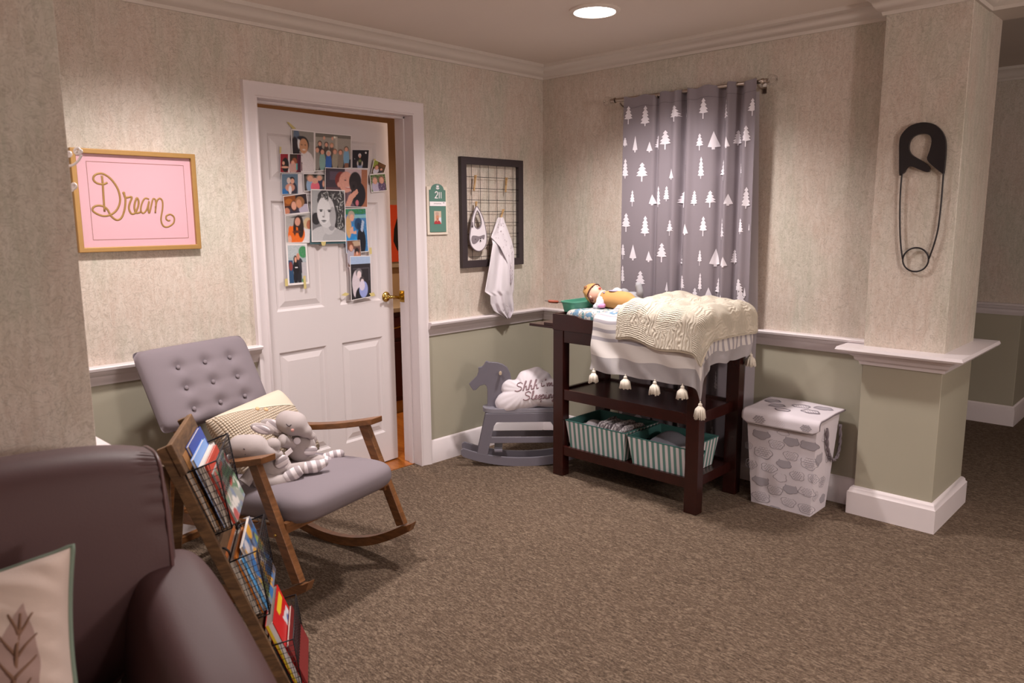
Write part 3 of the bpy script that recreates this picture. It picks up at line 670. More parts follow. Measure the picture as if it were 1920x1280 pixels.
ph('dark photo of a woman with a child in pale blue, lowest right on the door',[(456,768),(546,766),(551,944),(462,962)],46,84,hx('#2a262a'),[('r',0,0,1,.17,'#9fb2d0'),('r',.1,.27,.95,.3,'#4a454c'),('r',.9,.27,.95,.6,'#4a454c'),('e',.3,.62,.25,.3,'#c9bcc4'),('e',.2,.75,.12,.2,'#c9bcc4'),('e',.45,.95,.25,.22,'#1d1a20'),('e',.4,.38,.16,.1,'#6f6a6e'),('e',.41,.43,.11,.09,'#d9c6c8'),('e',.55,.56,.12,.08,'#4a4044'),('e',.56,.6,.08,.06,'#d9c6c8'),('e',.62,.8,.22,.2,'#8f98cc'),('e',.55,.7,.14,.12,'#cfc4d4')],.03,(((418,938),(436,926),(454,932),(440,942)),((540,930),(560,926),(567,940),(548,944))))
ph('large black and white portrait of a curly-haired woman on the door',[(285,475),(434,480),(441,703),(289,706)],100,150,hx('#77767a'),bw_,.03,(((330,706),(352,704),(348,722),(334,722)),),curl=.002)
for i,(lb,q,w_,h_,bg,sh,b,tp,cu) in enumerate(PH):
    off=.0022+.0012*i
    im=paint(w_,h_,bg,sh)
    im=np.clip(im*(.94+.12*rng.rand(h_,w_,1)),0,1)
    o=card('photograph',zq(q,off),im,None,border=b*1.6,curl=.0008)
    tag(o,lb,'photograph',group='taped family photographs on the door')
    for tq in tp:
        m=MB(); p=zq(tq,off+.0012); m.prism([p],dn,0,.0004); obj('tape',m,M['tape'],o,label='strip of yellowed tape')
# ================= WIRE GRID BOARD =================
gx0,gx1,gz0,gz1=-.782,-.228,1.198,1.877; gb=.044
t=thing('memo_board','black framed wire grid board on the wall right of the room sign','memo board',(-.505,0,1.198))
m=MB().prism([[V((gx0,0,gz0)),V((gx1,0,gz0)),V((gx1,0,gz1)),V((gx0,0,gz1))],[V((gx0+gb,0,gz0+gb)),V((gx1-gb,0,gz0+gb)),V((gx1-gb,0,gz1-gb)),V((gx0+gb,0,gz1-gb))]],Y0,.002,.030)
obj('frame',m,M['blackf'],t,bevel=.002)
m=MB()
for i in range(6):
    x=gx0+gb+.048+i*.0745; m.tube([V((x,-.020,gz0+.02)),V((x,-.020,gz1-.02))],.0015,6)
for i in range(8):
    z=gz1-gb-.075-i*.0705; m.tube([V((gx0+.02,-.023,z)),V((gx1-.02,-.023,z))],.0015,6)
obj('wire_grid',m,M['wire'],t,smooth=True)
def g3(x,y,yy=-.03): return LW(780+x/3.557,260+y/3.557,yy)
def pin_(a,b,label):
    a=g3(*a,-.034);b=g3(*b,-.034); d=(b-a).normalized(); r=thing('clothespin',label,'clothespin',tuple((a+b)/2),group='clothespins on the wire grid')
    for s in(-1,1):
        off=V((0,-.004*s,0)); mid=(a+b)/2
        m=MB().bar(a+off*1.6,mid+off*.6,.009,.004,(0,1,0)).bar(mid+off*.6,b+off*.5,.009,.004,(0,1,0)); obj('prong',m,M['clip'],r,bevel=.001)
    obj('spring',MB().tube([(a+b)/2+V((-.007,0,0)),(a+b)/2+V((.007,0,0))],.003,8),M['silver'],r)
pin_((397,243),(386,347),'wooden clothespin alone on the upper left of the wire grid')
pin_((604,258),(597,356),'wooden clothespin alone on the upper right of the wire grid')
pin_((402,418),(398,470),'wooden clothespin holding the bib on the wire grid')
pin_((583,470),(566,528),'wooden clothespin holding the white swaddle cloth on the wire grid')
# bib
t=thing('baby_bib','white baby bib with grey trim and raccoon face hanging on the grid','bib',tuple(g3(410,600,-.045)))
outer=[(402,452),(385,490),(372,535),(366,580),(360,620),(356,665),(366,712),(393,742),(425,748),(453,726),(466,690),(467,640),(458,580),(443,525),(425,485)]
inner=[(404,482),(392,515),(387,550),(388,580),(405,599),(424,592),(433,562),(426,520),(414,490)]
def bp3(l,y=-.045): return [p for p in cat([g3(*q,y) for q in l],4,True)]
o=obj('cloth',MB().prism([bp3(outer),bp3(inner)],Y0,0,.004),M['white'],t,bevel=.001)
m=MB().tube([p+V((0,-.002,0)) for p in bp3(outer)],.0042,6,closed=True).tube([p+V((0,-.002,0)) for p in bp3(inner)],.0045,6,closed=True)
m.tube([g3(375,555,-.05),g3(376,590,-.05)],.006,6)
obj('trim_binding',m,M['upg'],t,smooth=True,label='grey edge binding')
m=MB()
mask=[(372,648),(395,646),(420,650),(452,640),(454,655),(448,672),(435,662),(425,665),(405,690),(385,702),(372,695),(366,672)]
m.prism([bp3(mask)],Y0,.0045,.0055); obj('face_patch',m,M['upg'],t)
obj('eye',MB().ell(g3(396,670,-.051),.0028,nu=8,nv=6),M['black'],t)
obj('nose',MB().ell(g3(432,665,-.051),.004,nu=8,nv=6),M['black'],t)
m=MB().ell(g3(430,678,-.051),(.0055,.001,.005),nu=8,nv=6)
m.tube([g3(425,683,-.0515),g3(430,687,-.0515),g3(437,683,-.0515)],.0008,5); obj('mouth',m,M['black'],t)
# swaddle cloth
L0=[(545,525),(500,655),(512,700),(490,850),(460,1020),(497,1046),(498,1100),(520,1150),(600,1200)]
R0=[(582,525),(640,680),(655,750),(656,850),(653,1010),(645,1040),(652,1100),(653,1150),(625,1198)]
def rowat(L,t_):
    k=t_*(len(L)-1); i=min(int(k),len(L)-2); f=k-i; return (L[i][0]*(1-f)+L[i+1][0]*f,L[i][1]*(1-f)+L[i+1][1]*f)
dots='#a79ca4'
def cf(u,v):
    a=rowat(L0,v);b=rowat(R0,v); x=a[0]*(1-u)+b[0]*u;y=a[1]*(1-u)+b[1]*u
    d=.02+.028*math.sin(v*PI*.9)+.010*math.sin(u*9+v*4)+.006*math.sin(u*21-v*7)*(v+.2)
    d*= min(1,.25+v*3); return g3(x,y,-.036-d)
rng2=random.Random(3)
def ccol(u,v): return hx('#e9e2e9')
m=MB().grid(cf,36,60)
o=obj('swaddle_cloth',m,M['white'],None,smooth=True); q=o.modifiers.new('thick','SOLIDIFY'); q.thickness=.0015
tag(o,'white dotted muslin swaddle cloth hanging from the wire grid','cloth'); sw=o
F0=[(553,528),(500,655),(560,720),(600,800),(628,880),(632,960)];F1=[(580,530),(605,600),(640,700),(655,760),(650,850),(640,970)]
def cf2(u,v):
    a=rowat(F0,v);b=rowat(F1,v); x=a[0]*(1-u)+b[0]*u;y=a[1]*(1-u)+b[1]*u
    return g3(x,y,-.05-.045*math.sin(v*PI*.6)-.006*math.sin(u*8+v*5))
m=MB().grid(cf2,24,40); m.mark(1)
for i in range(46):
    u=.08+.84*rng2.random(); v=.05+.9*rng2.random(); p=cf2(u,v); m.ell(p+V((0,-.002,0)),(.0028,.0008,.0035),nu=6,nv=4)
for i in range(26):
    u=.3+.65*rng2.random(); v=.78+.2*rng2.random(); p=cf(u,v); m.ell(p+V((-.0006,-.002,0)),(.0026,.0008,.003),nu=6,nv=4)
obj('folded_flap',m,[M['white'],mat('grey dot print','#b5a7ae',.9)],sw,smooth=True,recalc=False)
# ================= SAFETY PIN =================
def zp(l,x=-.0995): return [RW(1600+a/3.766,b/3.766,x) for a,b in l]
t=thing('safety_pin_decor','giant black safety pin wall decoration on the column','wall decor',tuple(RW(1715,370,-.1)))
PO=[(333,1230),(332,1100),(334,1000),(350,950),(400,897),(460,872),(520,866),(580,880),(625,918),(652,965),(662,1020),(660,1100),(655,1150),(646,1222),(635,1225),(575,1178),(545,1150),(528,1120),(545,1070),(558,1020),(560,985),(545,955),(500,945),(450,957),(415,985),(400,1030),(405,1070),(430,1100),(480,1130),(530,1165),(548,1190),(538,1215),(500,1208),(440,1183),(400,1176),(380,1195),(368,1218),(345,1232)]
obj('clasp',MB().prism([[p for p in cat(zp(PO),3,True)]],(-1,0,0),0,.020),M['pin'],t,bevel=.003)
def zw(l,x=-.114): return [RW(1440+a/2.4615,b/2.4615,x) for a,b in l]
m=MB().tube(zw([(620,790),(613,860),(609,950),(609,1050),(613,1130),(621,1195)]),.0038,8,n=4).tube(zw([(811,790),(804,880),(797,960),(784,1060),(764,1135),(742,1195)]),.0038,8,n=4)
c=zw([(681,1198)])[0]; ry=(zw([(741,1198)])[0]-c).length; rz=(zw([(681,1143)])[0]-c).length
m.tube([c+V((0,ry*math.cos(a),rz*math.sin(a))) for a in [2*PI*k/40 for k in range(40)]],.0038,8,closed=True)
obj('pin_wire',m,M['pin'],t,smooth=True)
# ================= CURTAIN =================
ZR=2.200
t=thing('curtain_rod','brushed metal curtain rod with clear ring finials above the tree curtain','curtain rod',(-.085,-1.13,ZR))
obj('pole',MB().tube([V((-.085,-.67,ZR+.006)),V((-.085,-1.60,ZR))],.011,14),M['silver'],t,smooth='auto')
for y,s in((-.665,1),(-1.605,-1)):
    zc=ZR+(.006 if s>0 else 0)
    m=MB().lathe([(0,0),(.016,0),(.016,.01),(.011,.014),(.013,.022),(.013,.034),(.008,.04),(0,.042)],(-.085,y,zc),Matrix.Rotation(-s*PI/2,3,'X'),16,False)
    obj('finial_cap',m,M['silver'],t,smooth='auto')
    m=MB(); cc=V((-.085,y+s*.058,zc))
    for k in range(3):
        R=Matrix.Rotation(PI*k/3,3,'Y'); m.tube([cc+R@V((.026*math.cos(a),s*.024*math.sin(a),0)) for a in [2*PI*j/24 for j in range(24)]],.0042,8,closed=True)
    obj('finial',m,M['acr'],t,smooth=True,label='clear ring finial')
for y in(-.70,-1.585):
    m=MB().tube([V((-.002,y,ZR-.02)),V((-.05,y,ZR-.03)),V((-.08,y,ZR-.02)),V((-.085,y,ZR-.012))],.005,8,n=3).box((-.006,y-.01,ZR-.05),(-.001,y+.01,ZR+.02)); obj('bracket',m,M['silver'],t,smooth='auto')
ct=thing('curtain','grey curtain printed with white fir trees hanging over the wall','curtain',(-.09,-1.15,.1))
YA,YB,ZT,ZB=-.738,-1.588,2.215,.10
def yed(v): # v 0 top..1 bottom -> y range
    z=ZT+(ZB-ZT)*v
    return YA+.006*v, YB
def cdep(y,z):
    s=(YA-y)/(YA-YB); f=0
    k=1-.35*(ZT-z)/2.1
    for c_,w_,a_ in((.275,.016,.030),(.44,.03,-.020),(.485,.022,.045),(.54,.03,-.02),(.64,.05,-.012),(.76,.03,.036),(.82,.022,-.026),(.885,.022,.036),(.94,.025,-.02)):
        f+=a_*math.exp(-((s-c_)/w_)**2)
    f+=.006*math.sin(s*7+z*.8)+.003*math.sin(s*19+z*2)
    f=f*k+.004*math.sin(z*3+s*5)
    return -.104+min(f,.040)
def cs3(u,v):
    a,b=yed(v); y=a+(b-a)*u; zt=ZT-.004+.006*math.cos(u*6*2*PI)*(1-v)**8
    z=zt+(ZB-zt)*v; return V((cdep(y,z),y,z))
def ln(u,v):
    y0=-1.20; y1=-1.572-.045*min(1,v*1.8); y=y0+(y1-y0)*u; z=2.16+(.08-2.16)*v; return V((-.040+.004*math.sin(u*9),y,z))
obj('lining',MB().grid(ln,30,20),M['lining'],ct,smooth=True,label='white lining behind the grey fabric')
m=MB()
for u in(.27,.46,.66,.86):
    m=MB(); y=YA+(YB-YA)*u; m.tube([V((-.085+.013*math.cos(a),y,ZR+.013*math.sin(a))) for a in[2*PI*k/12 for k in range(12)]],.003,6,closed=True)
    obj('hook',m,M['silver'],ct,smooth=True)
obj('top_hem',MB().grid(lambda u,v:(lambda p:V((p.x-.0014,p.y,p.z)))(cs3(u,.028+v*.0012)),120,1),mat('hem stitching','#6a6168',.9),ct)
TREES=[(186,235,315,34,'A'),(259,232,323,40,'C'),(398,233,305,42,'A'),(443,240,292,18,'B'),(525,200,292,38,'A'),(619,200,298,34,'C'),(739,200,278,32,'A'),
(172,375,415,22,'C'),(216,366,440,18,'B'),(279,392,440,24,'B'),(308,363,425,18,'C'),(352,342,428,50,'A'),(432,375,425,6,'C'),(507,357,432,34,'A'),(564,346,427,38,'B'),(628,370,422,22,'B'),(663,340,408,26,'C'),(713,322,416,34,'A'),
(173,468,556,28,'C'),(246,485,570,48,'A'),(384,512,562,22,'B'),(436,484,548,12,'C'),(513,460,557,28,'C'),(601,473,565,36,'A'),(683,487,550,20,'A'),
(205,608,680,20,'A'),(290,627,675,22,'B'),(319,590,683,22,'C'),(358,590,657,28,'C'),(419,614,685,28,'A'),(481,610,677,30,'C'),(549,610,685,38,'A'),(631,624,677,26,'B'),(710,594,690,32,'C'),
(177,710,793,38,'A'),(261,722,812,38,'C'),(377,739,810,34,'A'),(445,757,807,22,'B'),(521,724,812,30,'A'),(602,730,827,30,'C'),(685,733,803,28,'C'),(721,757,790,6,'C'),
(162,847,915,20,'A'),(208,849,920,28,'B'),(277,878,927,22,'B'),(300,865,905,6,'C'),(336,842,928,46,'A'),(422,856,946,26,'C'),(507,873,943,18,'A'),(564,868,948,34,'B'),(612,903,950,24,'B'),(645,873,938,20,'C'),
(160,942,1022,18,'C'),(240,966,1048,42,'A'),(362,1014,1060,16,'B'),(432,984,1050,26,'C'),(508,975,1057,16,'C'),(577,997,1086,30,'A'),(675,1001,1074,38,'A'),(700,1040,1085,10,'B')]
TW=[]
for x,a,b,w_,k in TREES:
    p=RW(1100+x/2.371,100+a/2.371,-.1);q=RW(1100+x/2.371,100+b/2.371,-.1); e1=RW(1100+(x-w_/2)/2.371,100+b/2.371,-.1); e2=RW(1100+(x+w_/2)/2.371,100+b/2.371,-.1)
    TW.append((q.y,q.z,p.z-q.z,abs(e2.y-e1.y)*1.18,k))
lowT=[(y,z-.86,h,w_,k) for y,z,h,w_,k in TW if z-.86>ZB+.02 and z-.86<1.02]
def halfw(k,f): # f 0 bottom .. 1 top -> half width fraction
    if k=='B':
        if f<.12: return .12
        return .5*(1-f)/.88*1.0
    tr=.28 if k=='A' else .12
    if f<tr: return .05
    g=(f-tr)/(1-tr); n=4 if k=='A' else 5
    i=int(g*n); fr=g*n-i; base=.5*(1-i/n*.72); return max(base*(1-fr)+.25*(1-(i+1)/n)*fr,.0)
m=MB().grid(cs3,160,70); m.mark(1)
for y,z,h,w_,k in TW+lowT:
    n=26; vs=[];fs=[]
    for i in range(n+1):
        f=i/n; hw=halfw(k,min(f,.999))*w_
        for j in range(5):
            yy=y+hw*(1-j/2.); yy=min(max(yy,YB+.004),YA-.004); zz=z+h*f
            vs.append(V((cdep(yy,zz)-.0022,yy,zz)))
    for i in range(n):
        for j in range(4): fs.append((i*5+j,i*5+j+1,(i+1)*5+j+1,(i+1)*5+j))
    m.add(vs,fs)
obj('fabric',m,[M['greycurt'],M['tree']],ct,smooth=True,recalc=False,label='grey fabric with white fir tree print')
# ================= CHANGING TABLE =================
TX0,TX1,TY0,TY1=-.69,-.225,-.69,-1.65
t=thing('changing_table','dark cherry wood changing table with two shelves in front of the curtain','changing table',(-.46,-1.17,0))
for x in(TX0+.03,TX1-.03):
    for y in(TY0-.037,TY1+.037):
        obj('leg',MB().box((x-.03,y-.037,0),(x+.03,y+.037,.868)),M['cherry'],t,bevel=.003)
def rimz(y): 
    s=min(max((-.84-y)/.08,0),1); s2=min(max((y+1.50)/.08,0),1); k=min(s*s*(3-2*s),s2*s2*(3-2*s2)); return .96-.016*k
def rimface(x):
    n=60; top=[V((x,TY0+(TY1-TY0)*i/n,rimz(TY0+(TY1-TY0)*i/n))) for i in range(n+1)]
    return [V((x,TY0,.868)),V((x,TY1,.868))]+top[::-1]
m=MB().prism([rimface(TX0)],(1,0,0),-.004,.016).prism([rimface(TX1)],(1,0,0),-.012,.008)
obj('top_rail',m,M['cherry'],t,bevel=.002)
obj('side_rail',MB().box((TX0+.017,TY0-.016,.868),(TX1-.013,TY0+.004,.962)),M['cherry'],t,bevel=.002)
obj('side_rail',MB().box((TX0+.017,TY1-.004,.868),(TX1-.013,TY1+.016,.962)),M['cherry'],t,bevel=.002)
obj('apron',MB().box((TX0+.006,TY0-.075,.798),(TX0+.026,TY1+.075,.867)),M['cherry'],t,bevel=.002)
obj('apron',MB().box((TX1-.026,TY0-.075,.798),(TX1-.006,TY1+.075,.867)),M['cherry'],t,bevel=.002)
for yy in(TY0-.03,TY1+.03): obj('apron',MB().box((TX0+.061,yy-.01,.798),(TX1-.061,yy+.01,.867)),M['cherry'],t,bevel=.002)
obj('table_top',MB().box((TX0+.017,TY0-.017,.852),(TX1-.013,TY1+.017,.872)),M['cherry'],t)
for z0,z1 in((.462,.522),(.128,.182)):
    m=MB().box((TX0+.008,TY0-.073,z0),(TX0+.028,TY1+.073,z1)).box((TX1-.028,TY0-.073,z0),(TX1-.008,TY1+.073,z1))
    m.box((TX0+.058,TY0-.05,z0),(TX1-.058,TY0-.03,z1)).box((TX0+.058,TY1+.03,z0),(TX1-.058,TY1+.05,z1))
    m.box((TX0+.028,TY0-.05,z1-.022),(TX1-.028,TY1+.05,z1-.012)); obj('shelf',m,M['cherry'],t,bevel=.0015)
obj('side_tray',MB().box((TX0+.02,-.484,.868),(-.30,TY0+.004,.884)).box((TX0+.02,-.60,.884),(-.30,TY0+.004,.900)),M['cherry'],t,bevel=.002)
# pad
N=NT('leaf printed pad cover'); v=N.coord(); n1=N.noise(v,30,2,.5,.6); n2=N.noise(v,24,2,.5,.8)
c=N.mix(N.ramp(n1,(.53,(0,0,0)),(.56,(1,1,1))),hx('#c3b9b4'),hx('#6686a0')); v2=N.coord(loc=(3,1,2)); n3=N.noise(v2,26,2,.5,.8)
c=N.mix(N.ramp(n3,(.57,(0,0,0)),(.6,(1,1,1))),c,hx('#4f7b80')); c=N.mix(N.ramp(n2,(.60,(0,0,0)),(.63,(1,1,1))),c,hx('#a59a92'))
N.P(Base_Color=c,Roughness=.9); N.bump(N.noise(N.coord(scale=(1,3,.4)),40,3),.6,.006); M['pad']=N.m
def rbox(cx,cy,cz,hx_,hy,hz,e=4,M_=None,nu=48,nv=24,fn=None):
    m=MB()
    def f(u,v):
        a=2*PI*u; b=PI*(v-.5); 
        def sp(x,p): return math.copysign(abs(x)**p,x)
        p=2/e
        q=V((hx_*sp(math.cos(b),p)*sp(math.cos(a),p),hy*sp(math.cos(b),p)*sp(math.sin(a),p),hz*sp(math.sin(b),.7)))
        if fn: q=fn(q,u,v)
        if M_ is not None: q=M_@q
        return V((cx,cy,cz))+q
    m.grid(f,nu,nv,cu=True); return m
def padfn(q,u,v):
    k=math.sin(q.y*90+q.x*20)*.003+math.sin(q.y*47)*.003
    if q.z>0: q=V((q.x,q.y,q.z*(.72+.28*min(1,abs(q.x/.19))**2)))
    return V((q.x*(1+k),q.y,q.z+k*.5))
m=rbox(-.465,-1.155,.938,.192,.448,.067,6,nu=96,nv=24,fn=padfn)
tag(obj('changing_pad',m,M['pad'],smooth=True,loc=(-.465,-1.155,.872)),'cushioned changing pad in blue leaf print cover on the changing table','changing pad')
# green bucket
t=thing('plastic_bucket','small green plastic pail with terracotta coloured grip on the table corner','bucket',(-.50,-.76,.96))
def buck(o,z): # oval-ish rect ring
    return [V((-.44+(.17+o)*math.copysign(abs(math.cos(a))**.5,math.cos(a)),-.722+(.062+o)*math.copysign(abs(math.sin(a))**.5,math.sin(a)),z)) for a in[2*PI*k/40 for k in range(40)]]
R_=[buck(-.012,.963),buck(-.006,.99),buck(0,1.016),buck(.006,1.018),buck(.006,1.024),buck(-.004,1.024),buck(-.009,.99),buck(-.016,.968)]
vs=sum(R_,[]);fs=[(i*40+j,i*40+(j+1)%40,(i+1)*40+(j+1)%40,(i+1)*40+j) for i in range(7) for j in range(40)]+[tuple(range(40))[::-1],tuple(7*40+j for j in range(40))]
obj('bucket_body',MB().add(vs,fs),M['cb'],t,smooth='auto')
a=PL(1024,564,V((-.56,-.66,1)),CF);b=PL(1047,566,V((-.55,-.66,1)),CF)
gdir=(b-a).normalized(); g0=a+gdir*.012
obj('grip',MB().tube([g0,g0+gdir*.006,g0+gdir*.03,g0+gdir*.055,g0+gdir*.062],[.006,.009,.0095,.009,.005],12),M['rust'],t,smooth='auto',label='terracotta grip')
obj('bail_wire',MB().tube([a-gdir*.008,g0,g0+gdir*.06,b+gdir*.02+V((0,-.01,-.003)),V((-.44,-.79,1.018))],.0016,6),M['wire'],t)
# doll
hc=RW(1114,551,-.45); k_=1.0
t=thing('baby_doll','baby doll in mustard hat and overalls lying on the changing pad','doll',(hc.x,hc.y-.1,.985))
up=V((0,.93,.30)).normalized(); fwd=V((-.18,-.30,.93)); fwd=(fwd-up*fwd.dot(up)).normalized(); sd=up.cross(fwd) # head frame: up=crown, fwd=face
HR=Matrix((sd,up,fwd)).transposed()
hc=V((hc.x,hc.y-.004,max(hc.z,1.055)))
def hp_(x,y,z): return hc+HR@V((x,y,z))
m=MB(); 
def headf(u,v):
    a=2*PI*u;b=PI*v; x=math.sin(b)*math.cos(a); z=math.sin(b)*math.sin(a); y=math.cos(b)
    r=.052; 
    if y<0: x*=1-.12*(-y); z*=1
    p=V((x*r*.98,y*r*1.12,z*r))
    # cheeks & chin
    p+=V((0,0,.006))*math.exp(-((x)**2+(y+.15)**2)/.12)*(1 if z>0 else 0)
    return hc+HR@p
m.grid(headf,32,24,cu=True); m.ell(hp_(0,-.010,.056),(.006,.006,.006),HR,10,8); 
for s in(-1,1): m.ell(hp_(s*.050,-.008,-.004),(.006,.014,.010),HR,10,8)
obj('head',m,M['skin'],t,smooth=True)
m=MB()
for s in(-1,1): m.ell(hp_(s*.019,.008,.0475),(.009,.0055,.004),HR,12,8)
obj('eye',m,M['dark'],t,smooth=True)
obj('mouth',MB().ell(hp_(0,-.030,.050),(.011,.0055,.005),HR,12,8),M['lip'],t,smooth=True)
def hatf(u,v):
    a=2*PI*u; b=PI*.5*v; x=math.cos(a)*math.sin(b);z=math.sin(a)*math.sin(b); y=math.cos(b)
    p=V((x*.058,y*.068+.012-(.022*v if z<0 else 0)-.004,z*.058)); return hc+HR@p
obj('hat',MB().grid(hatf,32,14,cu=True),M['mustard'],t,smooth=True,label='mustard knit beanie')
obj('hat_band',MB().tube([hatf(k/32,1.0) for k in range(32)],.0028,6,closed=True),M['hair'],t,smooth=True)
for s in(-1,1): obj('hat_ear',MB().ell(hp_(s*.034,.045,.034),(.013,.013,.008),HR,12,8),M['brown'],t,smooth=True)
obj('hair',MB().tube([hp_(-.053,.006,.004),hp_(-.054,-.016,-.012),hp_(-.050,-.034,-.018)],[.006,.009,.004],8),M['hair'],t,smooth=True)
bd=V((0,-1,.02)).normalized(); nk=hp_(0,-.055,-.012)
obj('torso',MB().limb([nk+V((0,.01,0)),nk+V((0,-.07,.004)),nk+V((0,-.17,.000)),nk+V((0,-.22,-.01))],[.036,.052,.055,.04],18,6),M['mustard'],t,smooth=True,label='mustard overalls')
N=NT('white dotted sleeve'); vo=N.n('ShaderNodeTexVoronoi',{'Vector':N.coord(),'Scale':120}); N.P(Base_Color=N.mix(N.ramp(vo.outputs['Distance'],(.22,(0,0,0)),(.28,(1,1,1))),hx('#2d2a3a'),hx('#dcd6df')),Roughness=.9); M['dotw']=N.m
sh=nk+V((-.045,-.025,.0))
obj('arm',MB().limb([sh,sh+V((-.022,-.012,-.02)),sh+V((-.035,.0,-.035))],[.023,.025,.02],12),M['dotw'],t,smooth=True,label='near arm in white dotted sleeve')
obj('hand',MB().limb([sh+V((-.035,-.02,-.028)),sh+V((-.033,-.045,-.025))],[.013,.011],10),M['pinkc'],t,smooth=True,label='pink mitten')
sh2=nk+V((.045,-.035,.02))
obj('arm',MB().limb([sh2,sh2+V((.01,-.03,.03)),sh2+V((0,-.06,.03))],[.02,.018,.014],12),M['white'],t,smooth=True,label='far arm in white sleeve')
obj('collar',MB().tube([nk+V((.045*math.cos(a),-.012,.045*math.sin(a)+.002)) for a in[2*PI*k/24 for k in range(24)]],.008,8,closed=True),M['cream'],t,smooth=True)
obj('appliques',MB().ell(nk+V((-.01,-.09,.056)),(.022,.028,.004)).ell(nk+V((-.03,-.04,.044)),(.007,.007,.004)),mat('lilac patch','#a99fbd',.9),t,smooth=True)
# grey plush behind
c=RW(1184,552,-.34)
t=thing('plush_toy','small light grey plush toy lying behind the doll with one foot raised','plush toy',(c.x,c.y,.985))
obj('body',MB().limb([c+V((0,.035,-.02)),c+V((0,-.02,-.02)),c+V((0,-.05,-.015))],[.035,.038,.03],14),M['plushg'],t,smooth=True)
obj('leg',MB().limb([c+V((0,-.045,-.01)),c+V((-.01,-.065,.015)),c+V((-.01,-.055,.055))],[.022,.02,.019],12),M['plushg'],t,smooth=True)
e=RW(1168,547,-.36); obj('head',MB().ell(e+V((.01,0,-.01)),(.03,.032,.03)),M['plushg'],t,smooth=True)
obj('ear',MB().tube([e+V((-.03,.016*math.cos(a),.016*math.sin(a))) for a in[2*PI*k/20 for k in range(20)]],.006,8,closed=True),M['plushg'],t,smooth=True)
# ------------ drapes ------------
def drape(X,Y,x0,x1,y0,y1,top,r,flare=.02,rip=.012,kf=22,ph=0):
    cx=min(max(X,x0),x1); cy=min(max(Y,y1),y0); dx,dy=X-cx,Y-cy; D=math.hypot(dx,dy)
    z=top(cx,cy)
    if D<1e-6: return V((cx,cy,z)),0
    nx,ny=dx/D,dy/D; q=r*PI/2
    if D<q: a=D/r; out=r*math.sin(a); dn_=r*(1-math.cos(a))
    else:
        e=D-q; s=(X*kf*1.1 - Y*kf)+ph; out=r+flare*(e/.3)+rip*min(1,e/.15)*math.sin(s); dn_=r+e
    return V((cx+nx*out,cy+ny*out,z-dn_)),D
def smin(a,b,k=.03):
    h=max(k-abs(a-b),0)/k; return max(a,b)+h*h*k*.25
def btop(x,y):
    d=.985+.05*math.exp(-((x+.45)/.085)**2)*(1 if y>-1.15 else math.exp(-((y+1.15)/.12)**2))+.004*math.sin(y*31+x*17)+.003*math.sin(x*50)
    return d
BX0,BX1,BY0,BY1=-.668,-.235,-1.0,-1.632
def blank(X,Y):
    p,D=drape(X,Y,BX0,BX1,BY0+.5,BY1,btop,.05,.022,.010,26); return p
bxA,bxB=-.668-.335,-.225; byA,byB=-1.0,-1.632-.235
def bf(u,v):
    X=bxA+(bxB-bxA)*v; Y=byA+(byB-byA)*u; Y+=.02*(v-.3)*-1*(1-u); return blank(X,Y)
N=NT('striped muslin'); tc=N.n('ShaderNodeTexCoord'); sx=N.n('ShaderNodeSeparateXYZ',{0:tc.outputs['UV']}); X=sx.outputs[0]
fr=N.math('FRACT',N.math('MULTIPLY',X,21)); st=N.ramp(fr,(.52,(0,0,0)),(.58,(1,1,1)),(.92,(1,1,1)),(.98,(0,0,0)))
on=N.math('GREATER_THAN',X,.165)
fine=N.ramp(N.math('FRACT',N.math('MULTIPLY',X,260)),(.3,(.75,.75,.75)),(.7,(1,1,1)))
c=N.mix(N.math('MULTIPLY',N.math('MULTIPLY',st,on),fine),hx('#cfc7c4'),hx('#918b93'))
hem=N.math('LESS_THAN',X,.085); c=N.mix(hem,c,N.mix(N.math('FRACT',N.math('MULTIPLY',sx.outputs[1],180)),hx('#aea7aa'),hx('#c0b9bb')))
hem2=N.math('LESS_THAN',sx.outputs[1],.06); c=N.mix(hem2,c,hx('#b4adb0'))
N.P(Base_Color=c,Roughness=.9); N.b.inputs['Alpha'].default_value=1; N.bump(N.noise(N.coord(),350,2),.25,.001)
N.set(N.b.inputs['Alpha'],N.math('MULTIPLY_ADD',N.math('MAXIMUM',hem,hem2),-.28,1.0))
M['muslin']=N.m
t=thing('striped_blanket','grey striped muslin blanket with cream tassels draped over the changing table','blanket',(-.45,-1.3,1.0))
o=obj('cloth',MB().grid(bf,110,110,uvf=lambda u,v:((bxB-bxA)*v,(byA-byB)*(1-u))),M['muslin'],t,smooth=True,recalc=False)
def tassel(p,d=V((0,0,-1)),L=.066):
    m=MB().ell(p+V((0,0,-.006)),(.010,.010,.010),nu=12,nv=8).tube([p+V((0,0,.012)),p],.003,6)
    rr=random.Random(int(p.y*1e4))
    for k in range(26):
        a=2*PI*k/26+rr.random()*.2; R=.013+.016*(.6+.4*rr.random()); l=L*(.85+.2*rr.random())
        m.tube([p+V((0,0,-.008)),p+V((math.cos(a)*R*.75,math.sin(a)*R*.75,-.03)),p+V((math.cos(a)*R,math.sin(a)*R,-l))],[.0045,.005,.0042],5)
    for k in range(10):
        a=2*PI*k/10+.2; m.tube([p+V((0,0,-.01)),p+V((math.cos(a)*.007,math.sin(a)*.007,-.055))],[.005,.005],5)
    obj('tassel',m,M['tassel'],t,smooth=True,label='cream yarn tassel')
for Y in(-1.02,-1.235,-1.425,-1.58): tassel(blank(bxA,Y)+V((-.004,0,-.004)))
tassel(blank(bxA,byB)+V((0,0,-.004)),L=.075); tassel(blank(bxB,byB)+V((0,0,-.004)))
